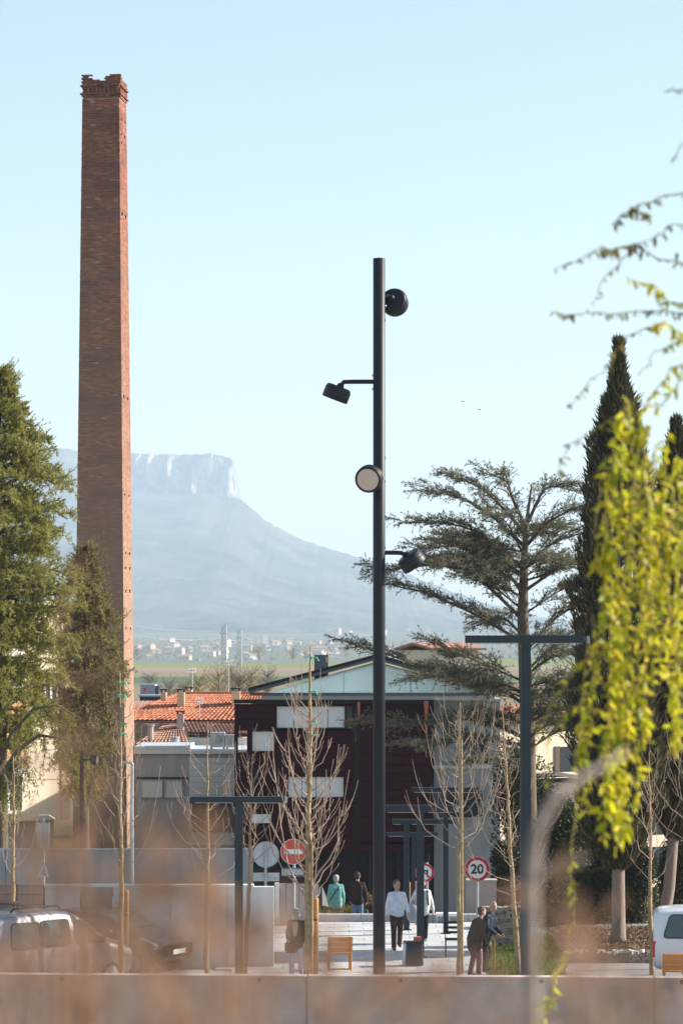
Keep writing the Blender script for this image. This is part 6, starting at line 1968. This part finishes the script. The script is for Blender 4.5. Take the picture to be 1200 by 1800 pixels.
desc = ['beyond the cream chimneys', 'left of the lattice mast', 'under the lattice mast', 'right of the lattice mast', 'by the end of the orange ridge', 'behind the slate gable edge', 'above the dark shed', 'between the ridge aerials', 'tallest behind the orange ridge']
for (px, d, t_, b_, w, ti) in ((350, 240, 1176, 1250, 52, 'twig_yellow'), (322, 230, 1192, 1250, 40, 'twig_grey'), (385, 250, 1166, 1250, 60, 'twig_yellow'), (420, 235, 1172, 1250, 56, 'twig_grey'), (440, 245, 1168, 1245, 50, 'twig_yellow'), (470, 260, 1172, 1235, 50, 'twig_grey'),
                               (262, 420, 1180, 1210, 36, 'twig_grey'), (300, 300, 1190, 1235, 40, 'twig_grey'), (408, 300, 1160, 1240, 46, 'twig_yellow')):
    bare_tree(px, d, t_, b_, w, 100+nn, 'bare twiggy tree ' + desc[nn], M[ti], 'bare trees behind the orange roof', 90); nn += 1
for i, (px, t_, w) in enumerate(((455, 1128, 38), (515, 1130, 34), (242, 1136, 34), (538, 1136, 26))):
    bare_tree(px, 1540, t_, 1164, w, 130+i, ['wide hazy bare tree on the field crest right of the masts', 'hazy bare tree on the field crest near the slate vent', 'hazy bare tree on the crest next to the chimney edge', 'small hazy bare tree on the crest at the gable'][i], M['twig_grey'], 'bare trees on the field crest', 60)
def pylon(px, d, top, bot, wpx, label):
    t = empty('lattice_mast', (X(px, d), d, Z(bot, d)), label, 'mast', 'lattice masts on the plain')
    s = d/F; w0, w1 = wpx*s/2*1.1, wpx*s/2*.8; zb_, zt_ = Z(bot, d), Z(top, d)
    def c(i, u): w = w0+(w1-w0)*u; a = ((-1, -1), (1, -1), (1, 1), (-1, 1))[i % 4]; return Vector((X(px, d)+a[0]*w, d+a[1]*w, zb_+(zt_-zb_)*u))
    for i in range(4):
        m = MB(); m.tube([c(i, 0), c(i, 1)], .09, 4); m.build('leg', M['galv'], t)
    m = MB(); n = 14
    for j in range(n):
        for i in range(4):
            m.tube([c(i, j/n), c(i+1, (j+1)/n)], .05, 3); m.tube([c(i+1, j/n), c(i, (j+1)/n)], .05, 3); m.tube([c(i, j/n), c(i+1, j/n)], .05, 3)
    m.build('bracing', M['galv'], t)
    for k_ in (0, .12):
        m = MB(); q = Vector((X(px, d), d, zt_ - k_*(zt_-zb_))); m.tube([q - Vector((wpx*s*.9, 0, 0)), q + Vector((wpx*s*.9, 0, 0))], .08, 4); m.build('crossarm', M['galv'], t)
    return t
pylon(394, 620, 1097, 1235, 9, 'nearer and taller lattice power mast above the orange roofs')
pylon(421, 760, 1106, 1222, 8, 'farther and thinner lattice power mast')
for i, (a, b, c) in enumerate((((150, 1080, 520), (388, 1109, 620), 4), ((150, 1096, 520), (388, 1122, 620), 5), ((400, 1112, 620), (560, 1142, 900), 3))):
    pa, pb = P(*a), P(*b)
    m = MB(); m.tube([pa.lerp(pb, u/12) + Vector((0, 0, -c*.28*math.sin(math.pi*u/12))) for u in range(13)], .035, 4)
    o = m.build('power_line', M['galv'])
    tag(o, ['upper power line running left from the nearer lattice mast', 'lower power line running left from the nearer lattice mast', 'power line running right from the nearer lattice mast'][i], 'cable', 'power lines')
# village under the mountain
rv = random.Random(66)
hw_ = [mat('village_white', (.72, .69, .64), .9, .05, 1), mat('village_cream', (.60, .50, .40), .9, .05, 1), mat('village_rose', (.52, .36, .28), .9, .05, 1)]
M['village_roof'] = mat('village_roof', (.36, .20, .13), .9, .1, 1)
hcols = ['white', 'cream', 'rose']
zones = [(235, 300, 'between the chimney and the first dish aerial'), (300, 375, 'left of the nearer lattice mast'), (375, 440, 'around the lattice masts'), (440, 500, 'above the left end of the slate roof'), (500, 570, 'above the slate roof vent'), (570, 650, 'left of the light column'), (680, 780, 'right of the light column')]
for i in range(66):
    d = rv.uniform(3000, 4300)
    zn = zones[i % 7]
    px = rv.uniform(zn[0], zn[1])
    up_ = i > 57
    if up_: px, d = rv.uniform(500, 760), rv.uniform(5000, 5600)
    x = X(px, d); zg = gz(d) - .5
    ci = (i//7) % 3; si = (i//21) % 3
    w, dp, h = (rv.uniform(4.5, 6.5), rv.uniform(8, 11), rv.uniform(3.5, 5)) if si == 0 else ((rv.uniform(10, 15), 10, rv.uniform(4, 6)) if si == 1 else (rv.uniform(6, 9), 10, rv.uniform(9, 14)))
    lab = ('tiny ' + hcols[ci] + ' ' + ('cottage', 'long house', 'tall house')[si] + ' of the far village ' + zn[2]) if not up_ else 'pale farmhouse speck ' + str(['low', 'small', 'wide', 'narrow', 'lone', 'bright', 'faint', 'hidden'][i-58]) + ' on the mountain foot above the village'
    t = empty('village_house', (x, d, zg), lab, 'house', 'houses of the far village')
    m = MB(); m.bb(-w/2, w/2, 0, dp, 0, h); m.build('wall', hw_[ci], t, local=True)
    m = MB(); m.prism([(-w/2-.4, -.4, h+.02), (-w/2-.4, dp+.4, h+.02), (-w/2-.4, dp/2, h+2.0)], (w+.8, 0, 0)); m.build('roof', M['village_roof'], t, local=True)
    t.rotation_euler = (0, 0, rv.uniform(-.7, .7))
    for k_ in range(3):
        m = MB(); m.bb(-w/2+w*(k_+.5)/3-.5, -w/2+w*(k_+.5)/3+.5, -.06, -.01, h*.5, h*.5+1.5); m.build('window', M['steel_dark'], t, local=True)
n = 1500
xx = RNG.uniform(-420, 260, n); yy = RNG.uniform(2900, 4600, n)
pos = np.stack([xx, yy, np.array([gz(y) for y in yy]) + RNG.uniform(0, 3.5, n)], 1)
v, f = blades(pos, RNG.normal(size=(n, 3)) + np.array([0, 0, .6]), RNG.uniform(3, 8, n), RNG.uniform(2, 5, n))
mesh_np('distant_scrub', v, f, M['n_olive'], kind='stuff')

# ------------------------------------------------------------------ near shrub with drooping leafy strands (out of focus)
SH = 11.5
KS = SH/8.2
shrub = empty('leafy_drooping_shrub', tuple(Vector((X(1330, SH), SH+.4, gz(SH)))), 'drooping shrub with yellow green leaves close to the camera on the right', 'shrub')
rsx = random.Random(91); rgx = np.random.default_rng(91)
m = MB(); m.tube([Vector((X(1330, SH), SH+.4, gz(SH))), P(1320, 1500, SH+.4), P(1300, 1000, SH+.35), P(1270, 560, SH+.2), P(1240, 330, SH+.1)], [.042, .039, .034, .024, .014], 8); m.build('limb', M['bark_fg'], shrub, smooth=True)
leafm = MB()
lv = [(0, 0, 0), (.3, -.17, .04), (.3, .17, .04), (.3, 0, -.01), (.7, -.15, .03), (.7, .15, .03), (.7, 0, -.03), (1, 0, -.08)]
leafm.add(lv, [(0, 1, 3), (0, 3, 2), (1, 4, 6, 3), (3, 6, 5, 2), (4, 7, 6), (6, 7, 5)])
leaf_me = None
leaf_count = 0
stV, stF, stn = [], [], 0
def put_leaf(p, dirv, L, mt='n_yellow', force_stuff=False):
    global leaf_me, leaf_count, stn
    q = Vector(dirv).to_track_quat('X', 'Z').to_matrix() @ Matrix.Rotation(rsx.uniform(-1.2, 1.2), 3, 'X')
    if not force_stuff and leaf_count < 296 and mt == 'n_yellow':
        if leaf_me is None:
            o = leafm.build('leaf', M['n_yellow'], shrub, local=True); leaf_me = o.data
        else:
            o = bpy.data.objects.new('leaf', leaf_me); COL.objects.link(o); o.parent = shrub
        o.matrix_local = Matrix.Translation(p - shrub.location) @ (q.to_4x4()) @ Matrix.Scale(L, 4)
        leaf_count += 1
    else:
        for w in lv: stV.append(tuple(p + q @ (Vector(w)*L)))
        stF.extend([(a+stn for a in f) for f in ((0, 1, 3, 3), (0, 3, 2, 2))])
strands = []  # (pixel path, depth, leaf density per px, leaf length in m)
def strand(pts, dep, dens, L, mt='n_yellow', hang=True, wid=.0016, stuff=False):
    L *= KS; dens /= KS; wid *= KS; dep *= KS
    path = [P(x, y, SH+dep) for x, y in pts]
    fine = []
    for a, b in zip(path, path[1:]):
        for u in (0, .25, .5, .75): fine.append(a.lerp(b, u) + Vector((rsx.gauss(0, .006), rsx.gauss(0, .012), rsx.gauss(0, .004))))
    fine.append(path[-1])
    m = MB(); m.tube(fine, [wid*(1.3-.8*i/len(fine)) for i in range(len(fine))], 5); m.build('twig', M['twig_fg'], shrub, smooth=True)
    tot = sum((b-a).length for a, b in zip(fine, fine[1:]))
    n = int(tot*dens)
    for i in range(n):
        k_ = rsx.uniform(0, len(fine)-1.001); a = fine[int(k_)].lerp(fine[int(k_)+1], k_-int(k_))
        dv = Vector((rsx.gauss(.10, .5), rsx.gauss(0, .6), rsx.gauss(-.6 if hang else .1, .5)))
        leaves.append((a, dv, L*rsx.uniform(.42, 1.2), mt))
leaves = []
# hanging curtains
for (x0, y0, x1, y1, dep, dn) in ((1098, 700, 1092, 1470, .05, 150), (1075, 790, 1068, 1440, .0, 110), (1122, 730, 1118, 1420, .12, 90), (1150, 780, 1130, 1300, .05, 100), (1165, 800, 1160, 1180, .1, 120), (1192, 800, 1186, 1330, .0, 140),
                             (1178, 830, 1182, 1280, .15, 90), (1060, 900, 1046, 1260, .06, 45), (1115, 820, 1098, 1480, -.05, 110), (1200, 900, 1192, 1310, -.1, 110), (1150, 1100, 1128, 1310, .1, 80), (1085, 1000, 1088, 1400, .2, 90),
                             (1140, 900, 1146, 1120, -.05, 120), (1175, 760, 1172, 1050, .1, 110), (1088, 730, 1062, 1010, .0, 120), (1108, 705, 1104, 1020, .1, 120), (1135, 745, 1140, 1030, .0, 120), (1064, 800, 1046, 1000, .1, 90), (1165, 900, 1110, 1250, .1, 100), (1064, 950, 1032, 1430, .0, 95), (1042, 1080, 1020, 1330, .1, 70), (1078, 1050, 1060, 1475, .05, 110), (1100, 1150, 1085, 1485, .1, 90)):
    xm_ = (x0+x1)/2 + rsx.uniform(-14, 14)
    strand([(x0, y0), (xm_, y0*.6+y1*.4), (x1 + rsx.uniform(-6, 6), y0*.25+y1*.75), (x1, y1)], dep, dn*1.1, .040)
    strand([(x0+rsx.uniform(-16, 16), y0+40), (xm_+rsx.uniform(-22, 22), y0*.55+y1*.45), (x1 + rsx.uniform(-14, 14), y0*.3+y1*.7)], dep+.1, dn*.22, .042)
# thin chain hanging low, arching left clump
strand([(1030, 1130), (1012, 1330), (1008, 1480), (1008, 1600), (996, 1680), (966, 1745), (957, 1795)], -.05, 62, .036)
strand([(1060, 1200), (985, 1215), (950, 1270), (940, 1330)], .05, 44, .030)
strand([(1060, 1250), (1000, 1240), (965, 1300), (960, 1400)], .1, 40, .030)
strand([(1075, 1150), (1020, 1165), (990, 1210), (985, 1300)], .0, 36, .030)
strand([(1240, 1130), (1180, 1135), (1120, 1140), (1070, 1160)], .0, 30, .033)
# upper branches against the sky
strand([(1240, 330), (1165, 345), (1110, 365), (1072, 395)], .0, 102, 0.034, 'n_olive', wid=.002)
strand([(1110, 365), (1135, 375), (1120, 385)], .0, 180, 0.034, 'n_olive')
strand([(1240, 470), (1165, 455), (1110, 430), (1050, 440), (972, 475)], .05, 114, 0.032, 'n_olive', wid=.002)
strand([(1240, 390), (1180, 395), (1140, 420), (1110, 440)], .05, 78, 0.032, 'n_olive')
strand([(1100, 445), (1060, 490), (1040, 535)], .05, 66, 0.021, 'n_olive')
strand([(1240, 560), (1170, 545), (1090, 550), (1010, 553), (970, 548)], .1, 126, 0.030, 'n_olive', wid=.002)
strand([(1240, 540), (1180, 530), (1150, 505), (1100, 487)], .1, 130, .036, wid=.002)
strand([(1240, 580), (1190, 600), (1150, 620), (1120, 660)], .0, 110, .036, wid=.002)
strand([(1170, 570), (1100, 590), (1060, 650), (1000, 715)], .0, 102, 0.028, 'n_olive')
strand([(1240, 620), (1180, 650), (1140, 700), (1110, 740)], .0, 120, .036)
strand([(1130, 690), (1060, 745), (1000, 780), (978, 838)], .0, 90, 0.025, 'n_olive')
strand([(1240, 600), (1200, 590), (1165, 565), (1150, 575)], -.05, 160, .036)
strand([(1240, 640), (1205, 640), (1180, 690), (1150, 720)], .15, 130, .036)
strand([(1240, 160), (1195, 155), (1165, 160)], .0, 60, 0.028, 'n_olive')
strand([(1230, 240), (1195, 255), (1180, 290)], .0, 72, 0.025, 'n_olive')
# a few flowers' worth of small side twigs between the curtains
leaves.sort(key=lambda w: -w[2])
restV, restF = [], []
oV, oF = [], []
for (p, dv, L, mt) in leaves:
    if mt == 'n_yellow' and leaf_count < 296:
        put_leaf(p, dv, L)
    else:
        q = Vector(dv).to_track_quat('X', 'Z').to_matrix() @ Matrix.Rotation(rsx.uniform(-1.2, 1.2), 3, 'X')
        V, Fq = (restV, restF) if mt == 'n_yellow' else (oV, oF)
        b0 = len(V)
        for w in lv: V.append(tuple(p + q @ (Vector(w)*L)))
        for fq in ((0, 1, 3, 3), ): pass
        for tri in ((0, 1, 3), (0, 3, 2), (1, 4, 6), (1, 6, 3), (3, 6, 5), (3, 5, 2), (4, 7, 6), (6, 7, 5)): Fq.append(tuple(b0+a for a in tri))
mesh_np('small_leaves', restV, restF, M['n_yellow'], shrub, 'stuff')
mesh_np('olive_leaves', oV, oF, M['n_olive'], shrub, 'stuff')

ps = empty('pale_bare_stem', tuple(Vector((X(936, 3.3), 3.3, gz(3.3)))), 'pale blurred bare stem close to the lens forking towards the leafy strands', 'plant')
ST = 3.3
m = MB(); m.tube([Vector((X(936, ST), ST, gz(ST))), P(936, 1800, ST), P(934, 1640, ST), P(936, 1520, ST), P(945, 1455, ST), P(972, 1405, ST), P(1015, 1370, ST+.03), P(1060, 1345, ST+.05), P(1100, 1320, ST+.08)], [.0085, .0082, .0080, .0078, .0072, .006, .0042, .003, .0015], 10); m.build('stem', M['bark_fg'], ps, smooth=True)
m = MB(); m.tube([P(935, 1545, ST), P(960, 1530, ST), P(1000, 1512, ST), P(1035, 1508, ST)], [.004, .0034, .0024, .001], 7); m.build('side_shoot', M['bark_fg'], ps, smooth=True)

# ------------------------------------------------------------------ dry brown stems right in front of the lens (far out of focus)
drb = MB()
dl = [(0, 0, 0), (.25, -.2, .06), (.25, .2, .05), (.6, -.22, .1), (.6, .2, .02), (1, .03, -.06), (.45, 0, -.04)]
drb.add(dl, [(0, 1, 6), (0, 6, 2), (1, 3, 6), (2, 6, 4), (3, 5, 6), (4, 6, 5)])
dry_me = None
rdy = random.Random(123)
clumps = [ # (px, distance, top row, spread px, leaves, label)
    (30, 2.3, 1640, 110, 15, 'dry brown plant clump close to the lens before the silver van'),
    (190, 2.0, 1600, 110, 22, 'dry brown plant clump close to the lens left of the timber stake'),
    (320, 2.2, 1420, 130, 46, 'taller dry brown plant close to the lens before the white wall'),
    (440, 2.1, 1600, 100, 14, 'dry brown plant close to the lens before the sign back'),
    (640, 1.9, 1690, 120, 12, 'short dry brown plant close to the lens at the foot of the column'),
    (820, 2.0, 1670, 120, 12, 'dry brown plant close to the lens before the stooping man'),
    (1000, 2.1, 1560, 70, 22, 'dry brown plant close to the lens before the lawn'),
    (1140, 2.2, 1690, 110, 12, 'dry brown plant close to the lens at the right edge'),
    (140, 2.6, 950, 60, 5, 'single tall dry plant close to the lens before the small conifer'),
    (100, 2.4, 1360, 110, 26, 'dry brown plant close to the lens before the brick chimney foot'),
    (60, 1.4, 1600, 170, 8, 'very blurred dry plant nearest the lens at the left edge'),
    (250, 1.45, 1480, 170, 15, 'very blurred dry plant nearest the lens before the dark car'),
    (420, 1.5, 1540, 130, 8, 'very blurred dry plant nearest the lens before the sign back'),
    (560, 2.4, 1600, 90, 7, 'thin dry plant close to the lens in the middle'),
]
for (px, d, top, spread, nlv, lab) in clumps:
    base = Vector((X(px, d), d, gz(d)))
    t = empty('dry_plant', tuple(base), lab, 'plant', 'dry plants close to the lens')
    stems = []
    for i in range(4):
        e = P(px + rdy.uniform(-.7, .7)*spread, top + rdy.uniform(0, .5)*(1800-top)*.8, d + rdy.uniform(-.15, .15))
        mid = base.lerp(e, .6) + Vector((rdy.uniform(-.03, .03), 0, .05))
        pts = bez(base + Vector((rdy.uniform(-.04, .04), rdy.uniform(-.04, .04), 0)), mid, e, 8)
        m = MB(); m.tube(pts, [.0034*(1.2-.1*k_) for k_ in range(9)], 5); m.build('stem', M['bark_stem'], t, smooth=True)
        stems.append(pts)
    sm = MB()
    for i in range(int(nlv*1.25)):
        py = top + (1830-top)*rdy.random()**1.0
        p = P(px + rdy.gauss(0, .62)*spread, py, d + rdy.uniform(-.2, .2))
        L = rdy.uniform(.018, .036)*d/2.1
        # every leaf hangs from a short stalk off the nearest stem
        best = min((q for s_ in stems for q in s_), key=lambda q: (q-p).length)
        sm.tube([best, best.lerp(p, .5) + Vector((0, 0, .004)), p], [.0012, .001, .0008], 3, cap=False)
        dv = Vector((rdy.gauss(0, 1), rdy.gauss(0, .5), rdy.gauss(-.2, .8)))
        q = dv.to_track_quat('X', 'Z').to_matrix()
        if dry_me is None:
            o = drb.build('leaf', M['n_brown'], t, local=True); dry_me = o.data
        else:
            o = bpy.data.objects.new('leaf', dry_me); COL.objects.link(o); o.parent = t
        o.matrix_local = Matrix.Translation(p - base) @ q.to_4x4() @ Matrix.Scale(L, 4)
    sm.build('stalks', M['bark_stem'], t)["kind"] = 'stuff'
